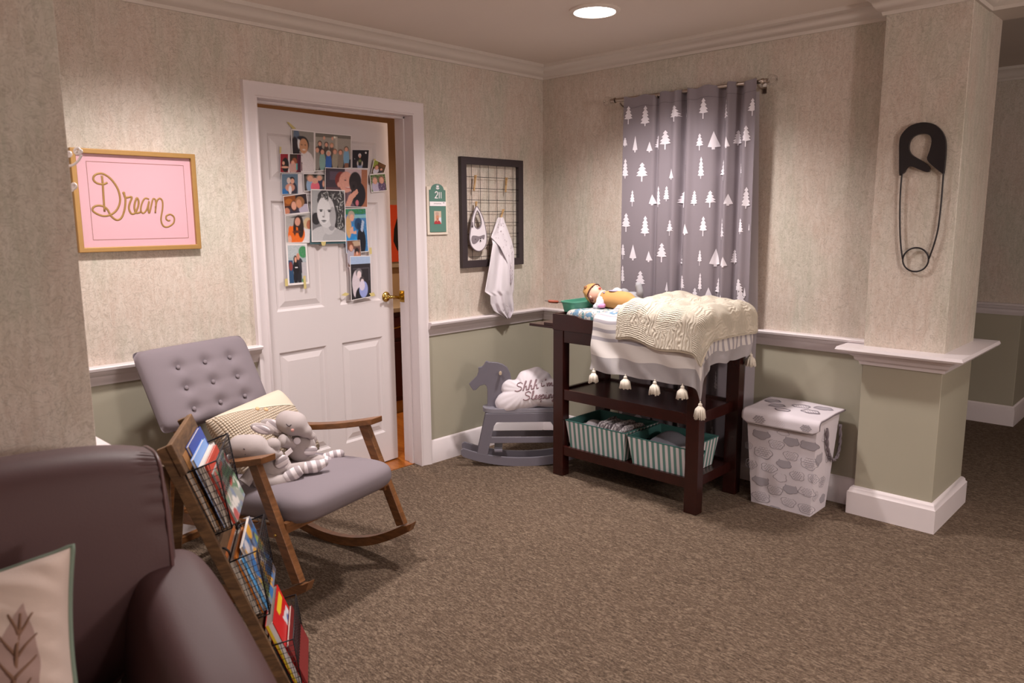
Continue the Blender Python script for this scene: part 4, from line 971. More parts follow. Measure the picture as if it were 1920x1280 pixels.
# quilt
def qtop(x,y): return 1.035+.012*math.exp(-((x+.3)/.2)**2)+.006*math.sin(y*23+x*9)+.022*math.exp(-((y+1.25)/.1)**2)
QA=math.radians(-7)
def quilt3(a,b,h=0): # a along -y, b back->front
    X=-.19-b*math.cos(QA)+a*math.sin(QA)*.4; Y=-1.195-a*math.cos(QA)-b*math.sin(QA)*.2
    p,D=drape(X,Y,-.665,-.17,-1.0,-1.625,qtop,.07,.03,.006,14,1.)
    return p
def qf(u,v):
    a=.615*u; b=.69*v
    return quilt3(a,b)
N=NT('cream quilt'); tc=N.n('ShaderNodeTexCoord')
def uvn(s): 
    mm=N.n('ShaderNodeMapping',{'Vector':tc.outputs['UV']}); mm.inputs['Scale'].default_value=s; return mm.outputs[0]
w1=N.n('ShaderNodeTexWave',{'Vector':uvn((1,1,1)),'Scale':14,'Distortion':7,'Detail':1,'Detail Scale':1.6},wave_type='BANDS',bands_direction='X').outputs['Fac']
w2=N.n('ShaderNodeTexWave',{'Vector':uvn((1,1,1)),'Scale':36,'Distortion':2.5,'Detail':1,'Detail Scale':2},wave_type='BANDS',bands_direction='Y').outputs['Fac']
vz=N.n('ShaderNodeTexVoronoi',{'Vector':uvn((1,1,1)),'Scale':9}).outputs['Distance']
msk=N.ramp(N.noise(uvn((1,1,1)),7,2),(.45,(0,0,0)),(.55,(1,1,1)))
h=N.mix(msk,w2,w1)
N.P(Base_Color=N.mix(N.math('MULTIPLY',N.ramp(h,(.05,(1,1,1)),(.25,(0,0,0))),.3),hx('#cdc2b2'),hx('#b5a996')),Roughness=.92)
N.bump(h,.7,.006); M['quilt']=N.m
t=thing('quilt','cream embossed quilt folded on top of the striped blanket','quilt',(-.42,-1.4,1.04))
def qd(u,v):
    p=qf(u,v); e=min(u,1-u,v,1-v); pu=.010*min(1,e*12)
    a,b=u*.71,v*.70
    wv=.0035*math.sin(a*60+3*math.sin(b*22))+.004*abs(math.sin(b*26+1.6*math.sin(a*20)))
    return p+V((0,0,pu+wv*min(1,e*14)))
m=MB().grid(qd,120,120,uvf=lambda u,v:(u*.71,v*.70)); o=obj('cloth',m,M['quilt'],t,smooth=True,recalc=False)
q=o.modifiers.new('t','SOLIDIFY'); q.thickness=.012; q.offset=-1
edge=[qf(k/40,0) for k in range(40)]+[qf(1,k/40) for k in range(40)]+[qf(1-k/40,1) for k in range(40)]+[qf(0,1-k/40) for k in range(40)]
obj('edge_binding',MB().tube([p+V((0,0,-.001)) for p in edge],.0085,8,closed=True),M['cream'],t,smooth=True)
# ruffles embossed lines
m=MB()
for b0,a0,a1 in((.30,.06,.62),(.46,.05,.60),(.585,.04,.58)):
    P=[]
    for k in range(90):
        a=a0+(a1-a0)*k/89; b=b0+.035*math.sin(a*22)+.004*math.sin(a*210); P.append(qd(a/.71,b/.70)+V((-.002,0,.004)))
    m.tube(P,[.0045+.0015*math.sin(k*2.1) for k in range(90)],6)
obj('ruffle',m,M['cream'],t,smooth=True)
# ------------ bins ------------
def posstripe(name,axis,per):
    N=NT(name); g=N.n('ShaderNodeNewGeometry'); s=N.n('ShaderNodeSeparateXYZ',{0:g.outputs['Position']})
    x=N.math('FRACT',N.math('MULTIPLY',s.outputs[axis],1/per)); mm=N.ramp(x,(.46,(0,0,0)),(.52,(1,1,1)))
    N.P(Base_Color=N.mix(mm,hx('#5f837c'),hx('#cfc8ca')),Roughness=.9); return N.m
M['stY']=posstripe('teal stripes long side',1,.0335); M['stX']=posstripe('teal stripes short side',0,.0335)
def binb(y0,y1,x0,x1,zt,label,hole=True):
    t=thing('storage_bin',label,'storage bin',((x0+x1)/2,(y0+y1)/2,.172)); zb=.172; i=.022
    T=[V((x0,y0,zt)),V((x0,y1,zt)),V((x1,y1,zt)),V((x1,y0,zt))]; B=[V((x0+i,y0-i,zb)),V((x0+i,y1+i,zb)),V((x1-i,y1+i,zb)),V((x1-i,y0-i,zb))]
    for k,mk in((0,'stY'),(1,'stX'),(2,'stY'),(3,'stX')):
        a,b,c,d=T[k],T[(k+1)%4],B[(k+1)%4],B[k]; n=(b-a).cross(d-a).normalized(); cen=(a+b+c+d)/4; mid=(T[0]+T[2]+B[0]+B[2])/4
        if n.dot(cen-mid)<0: n=-n
        L=[a,b,c,d]; holes=[]
        if k in(1,3) and hole:
            e1=(b-a).normalized(); e2=(d-a).normalized(); e2=(e2-e1*e2.dot(e1)).normalized(); hc_=(a+b)/2+e2*.062
            holes=[[hc_+e1*.038*math.copysign(abs(math.cos(q))**.7,math.cos(q))+e2*.013*math.sin(q) for q in[2*PI*j/20 for j in range(20)]]]
            obj('handle_rim',MB().tube([p+n*.001 for p in holes[0]],.0022,6,closed=True),M['teal'],t,smooth=True)
        obj('side_panel',MB().prism([L]+holes,n,0,-.003),M[mk],t)
        obj('lining',MB().prism([L]+holes,n,-.0031,-.006),M['teal'],t,label='teal lining')
    obj('bottom',MB().prism([B],(0,0,1),.001,.006),M['teal'],t)
    obj('rim',MB().tube(T,.0032,6,closed=True),M['teal'],t,smooth=True)
binb(-.768,-1.188,-.668,-.34,.338,'teal and white striped storage bin, left of two on the bottom shelf')
binb(-1.206,-1.572,-.668,-.34,.330,'teal and white striped storage bin, right of two on the bottom shelf')
N=NT('speckled grey cloth'); c=N.ramp(N.noise(N.coord(),90,2),(.45,hx('#8a8086')),(.52,hx('#d6ced2'))); N.P(Base_Color=c,Roughness=.9); N.bump(N.noise(N.coord(),60,2),.5,.004); M['speck']=N.m
for k in range(11):
    y=-.965-k*.0185; R=Matrix.Rotation(.16*math.sin(k*1.7),3,'Z')@Matrix.Rotation(.12*math.cos(k*2.3),3,'X')
    def wf(q,u,v,k=k): return q+V((0,.004*math.sin(q.x*60+k)+.003*math.sin(q.z*90+k*2),0))
    m=rbox(-.53+.012*math.sin(k*2.2),y,.272,.105,.0085,.082+.006*math.sin(k*1.3),5,R,nu=28,nv=12,fn=wf)
    tag(obj('folded_diaper',m,M['speck'],smooth=True),'grey speckled folded diaper standing in the left striped bin','diaper',group='folded diapers in the left striped bin')
m=rbox(-.50,-.86,.25,.08,.05,.07,3,Matrix.Rotation(.3,3,'Y'),nu=24,nv=12); tag(obj('wipes_pouch',m,M['white'],smooth=True),'white pouch lying in the left end of the left striped bin','pouch')
def cl(q,u,v): return q+V((0,0,.012*math.sin(q.y*30+q.x*12)))
m=rbox(-.50,-1.36,.25,.12,.10,.055,4,Matrix.Rotation(-.25,3,'Y')@Matrix.Rotation(.12,3,'X'),nu=32,nv=14,fn=cl); tag(obj('folded_cloth',m,mat('slate cloth','#7d7c86',.9),smooth=True),'slate grey folded cloth inside the right striped bin','cloth')
m=rbox(-.56,-1.50,.255,.05,.05,.045,3,nu=24,nv=12); tag(obj('folded_cloth',m,M['plush'],smooth=True),'small beige cloth bundle at the right end of the right striped bin','cloth')
# ================= HAMPER =================
t=thing('laundry_hamper','white fabric laundry hamper printed with grey clouds beside the changing table','laundry hamper',(-.2,-1.92,0))
B=[V((-.312,-1.762,0)),V((-.312,-2.078,0)),V((-.118,-2.078,0)),V((-.118,-1.762,0))]
T=[V((-.338,-1.728,.492)),V((-.338,-2.098,.492)),V((-.05,-2.098,.492)),V((-.05,-1.728,.492))]
fcol=mat('hamper fabric','#d3c9d0',.9,bump=.25,bs=350); cg=mat('grey cloud print','#a59da5',.9); cdk=mat('dark grey cloud outline','#8b838a',.9)
m=MB().add(B+T,[(3,2,1,0),(0,1,5,4),(1,2,6,5),(2,3,7,6),(3,0,4,7)]); m.mark(1)
fo=V((-.3255,-1.9,.25)); fn_=V((-1,0,-.053)).normalized(); nF=-((T[0]-B[0]).cross(B[1]-B[0])).normalized()
if nF.x>0: nF=-nF
nS=(T[2]-B[2]).cross(T[1]-B[2]).normalized(); nS=nS if nS.y<0 else -nS
def cloud(m,c,e1,e2,w,h,n,kind,seed,outl,fill,clip=None):
    rr=random.Random(seed); ph=rr.random()*6
    def rad(a): return .84+.18*abs(math.sin(2.5*a+ph))+.04*math.sin(a*3+seed)
    P=[c+e1*(w/2*rad(a)*math.cos(a))+e2*(h/2*rad(a)*math.sin(a)) for a in[2*PI*k/48 for k in range(48)]]
    if clip:
        if not all(clip(p) for p in P): return
    Q=[c+(p-c)*.93 for p in P]
    if kind=='f': m.mark(fill); m.prism([P],n,.0006,.0009)
    m.mark(outl)
    o=len(m.v); m.v+=[p+n*.0011 for p in P]+[p+n*.0011 for p in Q]; m.f+=[(o+i,o+(i+1)%48,o+48+(i+1)%48,o+48+i) for i in range(48)]
    if kind in('s','l','d'):
        for i in range(-3,4):
            for j in range(-3,4):
                x=(i+.5*(j%2))*w/7; y=j*h/6.5
                if (x/(w/2))**2+(y/(h/2))**2>.55: continue
                q=c+e1*x+e2*y+n*.0011
                if kind=='d': m.ell(q,(.0025,.0025,.0025),nu=6,nv=4)
                else:
                    s=w/16 if kind=='s' else w/22
                    PP=[q+e1*(s*math.cos(a))+e2*(s*.8*math.sin(a)) for a in([PI*k/6 for k in range(7)] if kind=='s' else [0,PI])]
                    m.tube(PP,.0009,4)
fr_=[(180,730,80,52,'f'),(255,780,70,54,'l'),(330,765,68,56,'f'),(421,785,84,56,'f'),(190,820,84,68,'s'),(328,837,66,52,'l'),(420,876,78,70,'s'),(130,877,52,54,'d'),(218,897,72,50,'d'),(293,877,66,50,'f'),(360,936,64,56,'d'),(275,946,60,48,'o'),(178,961,76,54,'f'),(440,952,48,52,'d'),(248,1008,68,54,'l'),(325,1003,64,56,'f'),(408,1018,76,52,'l'),(180,1041,82,62,'s'),(316,1068,66,52,'l'),(405,1102,72,56,'s'),(250,1105,60,34,'f'),(117,785,34,40,'l'),(290,722,54,30,'o')]
for i,(x,y,w_,h_,k) in enumerate(fr_):
    c=PL(1360+x/2.666,540+y/2.666,T[0],nF); dpt=(c-CP).dot(CF); 
    cloud(m,c,V((0,-1,0)),V((0,0,1)),w_/2.666/FP*dpt*1.22,h_/2.666/FP*dpt*1.0,nF,k,i,2,1)
for i,(x,z,w_,h_,k) in enumerate([(-.27,.30,.09,.07,'f'),(-.20,.16,.08,.06,'s'),(-.27,.10,.07,.05,'l'),(-.15,.28,.07,.06,'d'),(-.22,.40,.08,.05,'l'),(-.17,.06,.07,.05,'f')]):
    y=-2.078-.02*z/.492; cloud(m,V((x,y,z)),V((1,0,0)),V((0,0,1)),w_,h_,nS,k,50+i,2,1)
obj('hamper_body',m,[fcol,cg,cdk],t,recalc=False)
# lid
lz=.512; m=MB(); yA,yB=-1.712,-2.118; xF,xK=-.356,-.035
def lidp(u,v): # v 0 back ..1 front flap bottom
    y=yA+(yB-yA)*u; L=.32; s=v*(L+.062)
    if s<L-.02: return V((xK-(s),y,lz+.004*math.sin(u*PI)+.002*math.sin(v*9+u*5)-.006*v))
    a=min((s-(L-.02))/.04,1)*PI/2; ex=max(0,s-(L+.02)); edge=abs(u-.5)*2
    lift=.03*max(0,edge-.82)/.18
    return V((xK-(L-.02)-.022*math.sin(a),y,max(lz-.006-.022*(1-math.cos(a))-ex*1.0, lz-.075+lift)))
m.grid(lidp,40,40)
m.mark(1)
o=V((-.2,-1.92,lz))
for i,(a,b,w_,h_,k) in enumerate([(.30,.55,.07,.09,'f'),(.55,.35,.08,.09,'l'),(.75,.6,.08,.08,'l'),(.45,.78,.07,.06,'o'),(.15,.3,.07,.08,'f'),(.8,.25,.08,.08,'f')]):
    p=lidp(a,b*.83); cloud(m,p+V((0,0,.003)),V((0,-1,0)),V((-1,0,0)),w_*1.2,h_*.8,V((0,0,1)),k,80+i,2,1)
for i,(a,w_,h_,k) in enumerate([(.24,.10,.052,'s'),(.52,.08,.045,'d'),(.84,.085,.045,'s')]):
    y=yA+(yB-yA)*a; cloud(m,V((xK-.324,y,lz-.046)),V((0,-1,0)),V((0,0,1)),w_,h_,V((-1,0,0)),k,90+i,2,1)
ob=obj('lid',m,[fcol,cg,cdk],t,recalc=False,smooth='auto'); q=ob.modifiers.new('t','SOLIDIFY'); q.thickness=.006; q.offset=-1
ed=[lidp(0,k/24) for k in range(25)]+[lidp(k/24,1) for k in range(1,24)]+[lidp(1,1-k/24) for k in range(25)]
obj('piping',MB().tube(ed,.0038,8),M['upg'],t,smooth=True,label='grey piping along the lid edge')
def hs_(px,py): return PL(px,py,B[1]+V((0,-.008,0)),nS)
RP=cat([hs_(1549,803),hs_(1549,835),hs_(1554,855),hs_(1562,862),hs_(1569,850),hs_(1573,825),hs_(1573,795)],8)
m=MB()
for s in range(2):
    PP=[]
    for i,p in enumerate(RP):
        d=(RP[min(i+1,len(RP)-1)]-RP[max(i-1,0)]).normalized(); a=d.orthogonal().normalized(); b=d.cross(a); an=i*.75+s*PI
        PP.append(p+(a*math.cos(an)+b*math.sin(an))*.0042+V((0,-.006,0)))
    m.tube(PP,.0052,6)
obj('rope_handle',m,M['upg'],t,smooth=True,label='twisted grey rope handle')
# ================= ROCKING HORSE =================
ha=V((.703,-.711,0)).normalized(); hb=V((-ha.y,ha.x,0)); HO=V((-.775,-.388,0))
def HQ(px,py,off=0): return PL(820+px/3.2,500+py/3.2,HO+hb*off,hb)
def hl(tt,z,off=0): return HO+ha*tt+hb*off+V((0,0,z))
t=thing('rocking_horse','grey painted wooden rocking horse in the corner holding the cloud pillow','rocking horse',tuple(HO+ha*.1+hb*.07))
HD=[(190,700),(200,718),(216,740),(232,737),(256,712),(285,704),(296,716),(300,735),(300,842),(415,842),(425,790),(438,720),(443,670),(437,638),(420,602),(392,583),(360,573),(312,570),(297,563),(288,568),(280,585),(268,598),(246,602),(246,628),(238,652)]
obj('head',MB().prism([[HQ(x,y,.07) for x,y in HD]],hb,-.011,.011),M['horse'],t,bevel=.003)
pg=HQ(378,634,.058); obj('peg',MB().tube([pg-hb*.035,pg+hb*.06],.009,14),mat('pale wood peg','#b3a08b',.6),t,smooth='auto',label='pale wooden peg')
def c0_(): pass
tt0=-.145; tt1=.36
se=[hl(tt0+.05-.05*math.cos(a),0,.07)+hb*(.075*math.sin(a)) for a in[-PI/2+PI*k/12*1 for k in range(13)]]
pts=[hl(.0,0,.07)+0*hb]
seat=[hl(tt0+.07-.07*math.cos(a),.335,.07+.078*math.sin(a)) for a in[PI/2-PI*k/14 for k in range(15)]]+[hl(tt1-.07+.07*math.cos(a),.335,.07+.078*math.sin(a)) for a in[-PI/2+PI*k/14 for k in range(15)]]
obj('seat',MB().prism([seat],(0,0,1),0,.026),M['horsed'],t,bevel=.006)
for off in(0,.14):
    # A-shaped side frame with window
    O=[hl(-.125,.335,off),hl(-.185,.04,off),hl(-.13,.04,off),hl(-.088,.26,off)]
    cx=.105
    out=[hl(-.125,.334,off),hl(-.19,.035,off),hl(-.125,.035,off),hl(-.075,.255,off),hl(-.06,.278,off),hl(2*cx+.06,.278,off),hl(2*cx+.075,.255,off),hl(2*cx+.125,.035,off),hl(2*cx+.19,.035,off),hl(2*cx+.125,.334,off)]
    obj('side_frame',MB().prism([out],hb,-.009,.009),M['horse'],t,bevel=.003)
    obj('stretcher',MB().bar(hl(-.10,.165,off),hl(2*cx+.10,.165,off),.016,.036),M['horse'],t,bevel=.002)
    up_=[];lo=[]
    for k in range(25):
        s=-.368+ (.368*2+.0)*k/24; z=.0+.062*(abs(s)/.368)**2.2; up_.append(hl(s+cx,z+.052,off)); lo.append(hl(s+cx,z,off))
    L=lo+[hl(cx+.38,.098,off),hl(cx+.372,.118,off)]+up_[::-1]+[hl(cx-.385,.105,off),hl(cx-.385,.08,off)]
    obj('rocker',MB().prism([L],hb,-.010,.010),M['horse'],t,bevel=.004)
obj('foot_board',MB().box((0,0,0),(0,0,0)) if False else MB().bar(hl(-.05,.10,-.02),hl(-.05,.10,.16),.05,.014),M['horse'],t,bevel=.002)
# ---------------- cloud pillow
CPn=(-CF+V((0,0,-.1))).normalized(); CPn=(-hb*.95+V((0,0,.32))).normalized()
CPo=HQ(0,0,.05); co_=PL(987,735,HO+hb*.055,hb)
ex=ha; ey=CPn.cross(ex).normalized(); ey=ey if ey.z>0 else -ey
def q2(px,py): 
    p=PL(900+px/8,640+py/8,co_,CPn)-co_; return p.dot(ex),p.dot(ey)
OUT=[(225,910),(250,850),(285,800),(330,765),(318,720),(322,660),(350,605),(415,565),(500,575),(540,560),(575,500),(620,450),(730,412),(860,380),(960,430),(1040,480),(1090,560),(1180,580),(1260,640),(1290,740),(1270,850),(1200,930),(1080,990),(960,985),(870,975),(780,1000),(700,1020),(560,1040),(470,1068),(380,1075),(290,1040),(240,975)]
O2=[q2(*p) for p in OUT]; O2=[(p.x,p.y) for p in cat([V((a,b,0)) for a,b in O2],5,True)]
cxm=sum(p[0] for p in O2)/len(O2); cym=sum(p[1] for p in O2)/len(O2)
PA=sorted([(math.atan2(y-cym,x-cxm),math.hypot(x-cxm,y-cym)) for x,y in O2])
def brad(a):
    a=(a+PI)%(2*PI)-PI
    for i in range(len(PA)):
        if PA[i][0]>=a: break
    else: i=0
    a1,r1=PA[i]; a0,r0=PA[i-1]
    if i==0: a0-=2*PI
    return r0+(r1-r0)*((a-a0)/(a1-a0) if a1!=a0 else 0)
def puff(x,y,T=.062):
    r=min(math.hypot(x-cxm,y-cym)/brad(math.atan2(y-cym,x-cxm)),1); return T*(1-r**2.6)**.55
def pil3(u,v,s):
    a=2*PI*u; r=v; R=brad(a); x=cxm+R*r*math.cos(a); y=cym+R*r*math.sin(a)
    h=.062*(1-r**2.6)**.55+ (.003*math.sin(a*23)*r**4*(1-r)*6)
    return co_+ex*x+ey*y+CPn*(h*s)
m=MB().grid(lambda u,v:pil3(u,v,1),160,18,cu=True).grid(lambda u,v:pil3(u,v,-1),160,18,cu=True)
t=thing('cloud_pillow','white cloud shaped pillow reading Shhh i\'m Sleeping on the rocking horse','pillow',tuple(co_))
obj('cushion',m,M['white'],t,smooth=True)
FONT={'S':[[(.85,.8),(.6,1),(.25,.88),(.3,.62),(.7,.42),(.72,.15),(.35,0),(.0,.12)]],'h':[[(.0,.0),(.12,.5),(.3,1),(.2,1.02),(.1,.5),(.05,.0),(.15,.35),(.35,.48),(.38,.2),(.42,.02),(.6,.1)]],
'i':[[(.05,.45),(.1,.05),(.25,.02),(.4,.15)],[(.12,.68),(.13,.7)]],"'":[[(.1,1.0),(.05,.8)]],'m':[[(.0,.45),(.08,.02),(.15,.35),(.28,.45),(.3,.05),(.38,.35),(.5,.45),(.52,.08),(.7,.1)]],
'l':[[(0,.1),(.2,.6),(.25,1),(.12,.95),(.08,.3),(.2,.0),(.4,.12)]],'e':[[(0,.12),(.25,.25),(.3,.45),(.15,.45),(.08,.2),(.2,.0),(.45,.14)]],'p':[[(0,.3),(.08,.42),(.02,-.4),(.08,.35),(.28,.45),(.35,.2),(.15,.02),(.5,.12)]],
'n':[[(0,.2),(.08,.45),(.08,.02),(.15,.35),(.32,.42),(.34,.06),(.5,.12)]],'g':[[(.32,.4),(.1,.42),(.05,.1),(.25,.08),(.34,.42),(.3,-.3),(.1,-.42),(.02,-.25),(.5,.12)]]}
def script(m,word,px,py,W_,H_,slope,r,mp):
    adv={'S':.95,'h':.6,'i':.38,"'":.22,'m':.75,'l':.38,'e':.4,'p':.48,'n':.5,'g':.5,' ':.5}
    tot=sum(adv[c] for c in word); k=W_/tot; x=0
    for ch in word:
        for s in FONT.get(ch,[]):
            L=[mp(px+(x+a)*k+b*H_*.10, py-b*H_+slope*((x+a)*k)) for a,b in s]; m.tube(L,r,6,n=5 if len(L)>2 else 1)
        x+=adv[ch]
def onp(px,py):
    x,y=q2(px,py); return co_+ex*x+ey*y+CPn*(puff(x,y)+.0008)
m=MB(); script(m,'Shhh',518,768,350,130,-.14,.0036,onp); script(m,"i'm",900,685,200,110,-.02,.0036,onp)
script(m,'Sleeping',640,895,500,125,-.09,.0036,onp)
obj('lettering',m,mat('mauve lettering','#94797f',.8),t,smooth=True,label="mauve script reading Shhh i'm Sleeping")
# ================= ROCKING CHAIR =================
CA=math.radians(14.07); CO=V((-2.316,-1.068,0)); CSx=V((math.cos(CA),math.sin(CA),0)); CFx=V((math.sin(CA),-math.cos(CA),0))
def C3(s,f,z): return CO+CSx*s+CFx*f+V((0,0,z))
t=thing('rocking_chair','walnut framed rocking chair with tufted grey seat and back','rocking chair',tuple(C3(0,-.42,0)),CA)
def side(mb,pts,s,th): # polygon in (f,z) extruded in s
    mb.prism([[C3(s,f,z) for f,z in pts]],CSx,-th/2,th/2); return mb
def barfz(p,q,w): # strip polygon between (f,z) points
    a=V((p[0],p[1]));b=V((q[0],q[1])); d=(b-a).normalized(); n=V((-d.y,d.x))*w/2
    return [tuple(a+n),tuple(b+n),tuple(b-n),tuple(a-n)]
ARC=[(.015,.150),(-.05,.112),(-.13,.070),(-.22,.034),(-.32,.010),(-.42,0),(-.52,.004),(-.62,.022),(-.72,.05),(-.82,.09),(-.90,.135)]
for s in(-.31,.31):
    lo=[(p.x,p.y) for p in cat([V((a,b,0)) for a,b in ARC],4)]; hi=[(a+(.018 if i<3 else 0),b+.042) for i,(a,b) in enumerate(lo)][::-1]
    obj('rocker',side(MB(),[(f,z) for f,z in lo]+hi,s,.032),M['walnut'],t,bevel=.003)
    obj('front_leg',side(MB(),[(-.255,.60),(-.205,.60),(-.012,.175),(-.055,.160)],s,.030),M['walnut'],t,bevel=.003)
    obj('rear_leg',side(MB(),[(-.765,.53),(-.715,.53),(-.735,.075),(-.785,.085)],s,.030),M['walnut'],t,bevel=.003)
    # arm board
    L=[]; m=MB(); n=20
    def armrow(k):
        f=-.155-.64*k; z=.628-.105*k+.018*math.sin(k*PI)*-1; w=.030+.006*math.cos(k*5)*(1-k); sh=.012*math.sin(k*PI)*(1 if s>0 else -1)
        return [C3(s+sh-w,f,z-.013),C3(s+sh+w,f,z-.013),C3(s+sh+w,f,z+.013),C3(s+sh-w,f,z+.013)]
    vs=sum([armrow(k/n) for k in range(n+1)],[])
    m.add(vs,[(i*4+j,i*4+(j+1)%4,(i+1)*4+(j+1)%4,(i+1)*4+j) for i in range(n) for j in range(4)]+[(0,1,2,3),tuple(4*n+j for j in(3,2,1,0))])
    obj('armrest',m,M['walnut'],t,bevel=.003)
    obj('side_rail',side(MB(),barfz((-.735,.285),(-.105,.345),.05),s*.95,.024),M['walnut'],t,bevel=.002)
    obj('bolt',MB().ell(C3(s*1.05,-.125,.34),.006,nu=10,nv=6),M['brass'],t,smooth=True)
    obj('bolt',MB().ell(C3(s*1.05,-.75,.30),.006,nu=10,nv=6),M['brass'],t,smooth=True)
    obj('back_post',side(MB(),[(-.70,.30),(-.665,.30),(-.86,.72),(-.895,.72)],s*.62,.03),M['walnut'],t,bevel=.002)
m=MB().bar(C3(-.30,-.105,.362),C3(.30,-.105,.362),.024,.042,CFx.cross(CSx)); obj('front_rail',m,M['walnut'],t,bevel=.003)
m=MB().bar(C3(-.30,-.70,.30),C3(.30,-.70,.30),.024,.05); obj('rear_rail',m,M['walnut'],t,bevel=.003)
obj('cross_rail',MB().bar(C3(-.30,-.83,.13),C3(.30,-.83,.13),.03,.03),M['walnut'],t,bevel=.003)
# seat cushion
RM=Matrix((CSx,CFx*-1,V((0,0,1)))).transposed()
tl=Matrix.Rotation(math.radians(4.5),3,'X').inverted()
def seatfn(q,u,v):
    x,y,z=q; k=1
    if z>0: z+=.018*(1-(x/.29)**2)*(1-(y/.32)**2)
    if y<-.25 and z<0: z+=.10*(abs(y)-.25)
    return V((x,y,z))
c=C3(0,-.345,.398)
m=rbox(0,0,0,.284,.335,.066,7,None,nu=72,nv=24,fn=seatfn); m.v=[c+RM@(Matrix.Rotation(math.radians(-4),3,'X')@p) for p in m.v]
obj('seat',m,M['upg'],t,smooth=True)
# back cushion
ub=(CFx*-.453+V((0,0,.891))).normalized(); nb=(CFx*.891+V((0,0,.453))).normalized()
BM=Matrix((CSx,ub,nb)).transposed(); bc_=C3(0,-.883,.790)
BT=[(-.128+.137*i,-.118+.097*j) for i in range(3) for j in range(3)]
def backfn(q,u,v):
    x,y,z=q
    if z>0:
        z+=.012*(1-(x/.29)**2)*(1-(y/.19)**2)
        for bx_,by_ in BT: z-=.016*math.exp(-((x-bx_)**2+(y-by_)**2)/.0009)+.004*math.exp(-((x-bx_)**2)/.004-((y-by_)**2)/.0004)
    return V((x,y,z))
m=MB()
def face(u,v,s):
    x=(u*2-1);y=(v*2-1); hx_,hy_=.286,.185
    rx=abs(x);ry=abs(y); 
    # superellipse flattening at edges
    e=max((rx**10+ry**10)**.1,0); z=.043*(max(0,1-e**7))**.42
    k=1/max(1,(rx**22+ry**22)**(1/22.)) 
    q=backfn(V((x*hx_*k,y*hy_*k,z*s)),u,v); return bc_+BM@q
m.grid(lambda u,v:face(u,v,1),130,90).grid(lambda u,v:face(u,v,-1),40,30)
obj('backrest',m,M['upg'],t,smooth=True,recalc=False)
for bx_,by_ in BT:
    q=bc_+BM@V((bx_,by_,.043+.012*(1-(bx_/.29)**2)*(1-(by_/.19)**2)-.013)); obj('button',MB().ell(q,(.010,.010,.005),BM,14,8),M['upg'],t,smooth=True)
# fill the upper cushion rim: piping hides the seam
# knitted pillow
N=NT('waffle knit'); tc=N.n('ShaderNodeTexCoord'); s_=N.n('ShaderNodeSeparateXYZ',{0:tc.outputs['UV']})
wx=N.math('ABSOLUTE',N.math('SINE',N.math('MULTIPLY',s_.outputs[0],PI*42))); wy=N.math('ABSOLUTE',N.math('SINE',N.math('MULTIPLY',s_.outputs[1],PI*30)))
kn=N.math('MULTIPLY',wx,wy); plain=N.math('GREATER_THAN',N.math('ADD',s_.outputs[1],N.math('MULTIPLY',s_.outputs[0],.35)),.98); kk=N.math('MAXIMUM',kn,plain)
N.P(Base_Color=N.mix(N.ramp(kk,(.05,(0,0,0)),(.45,(1,1,1))),hx('#ae977e'),hx('#c6b6a4')),Roughness=.95); N.bump(kk,.9,.006); M['knit']=N.m
def pillowm(c,ex_,ey_,n_,w_,h_,T,pinch=.10,nu=50,e=.55,crn=0):
    m=MB()
    def f(u,v,s):
        x=u*2-1;y=v*2-1
        px_=x*(1-pinch*(1-y*y)*0)*(1-pinch*(1-abs(y)**2)*abs(x)**3); py_=y*(1-pinch*(1-abs(x)**2)*abs(y)**3)
        h=T*(max(0,(1-x**4))*max(0,(1-y**4)))**e
        return c+ex_*(px_*w_/2)+ey_*(py_*h_/2)+n_*(s*h)
    for s in(1,-1): m.grid(lambda u,v:f(u,v,s),nu,nu,uvf=lambda u,v:(u,v))
    return m,f
pu=(CFx*-.62+V((0,0,.78))).normalized(); pn=(CFx*.78+V((0,0,.62))).normalized(); psx=pu.cross(pn)
psx=(CSx*1.0); a=math.radians(7); ex_=psx*math.cos(a)+pu*math.sin(a); ey_=pu*math.cos(a)-psx*math.sin(a)
pc_=C3(.045,-.565,.568)
m,_=pillowm(pc_,ex_,ey_,pn,.43,.34,.085,.02,50,.42)
t=thing('knit_pillow','cream waffle knit pillow leaning on the rocking chair back','pillow',tuple(C3(-.03,-.55,.46)))
obj('cushion',m,M['knit'],t,smooth=True,recalc=True)
m=MB()
for k,(x,y) in enumerate(((-.10,.62),(.06,.50))):
    p=_((x+1)/2,(y+1)/2,1); m=MB().ell(p,(.010,.010,.006),Matrix((ex_,ey_,pn)).transposed(),12,8); obj('button',m,mat('tan button %d'%k,'#cda67c',.5),t,smooth=True)
obj('seam',MB().tube([_((x+1)/2,.98-.35*(x+1)/2,1) for x in [-.9+1.8*k/30 for k in range(31)]],.003,6),M['cream'],t,smooth=True)
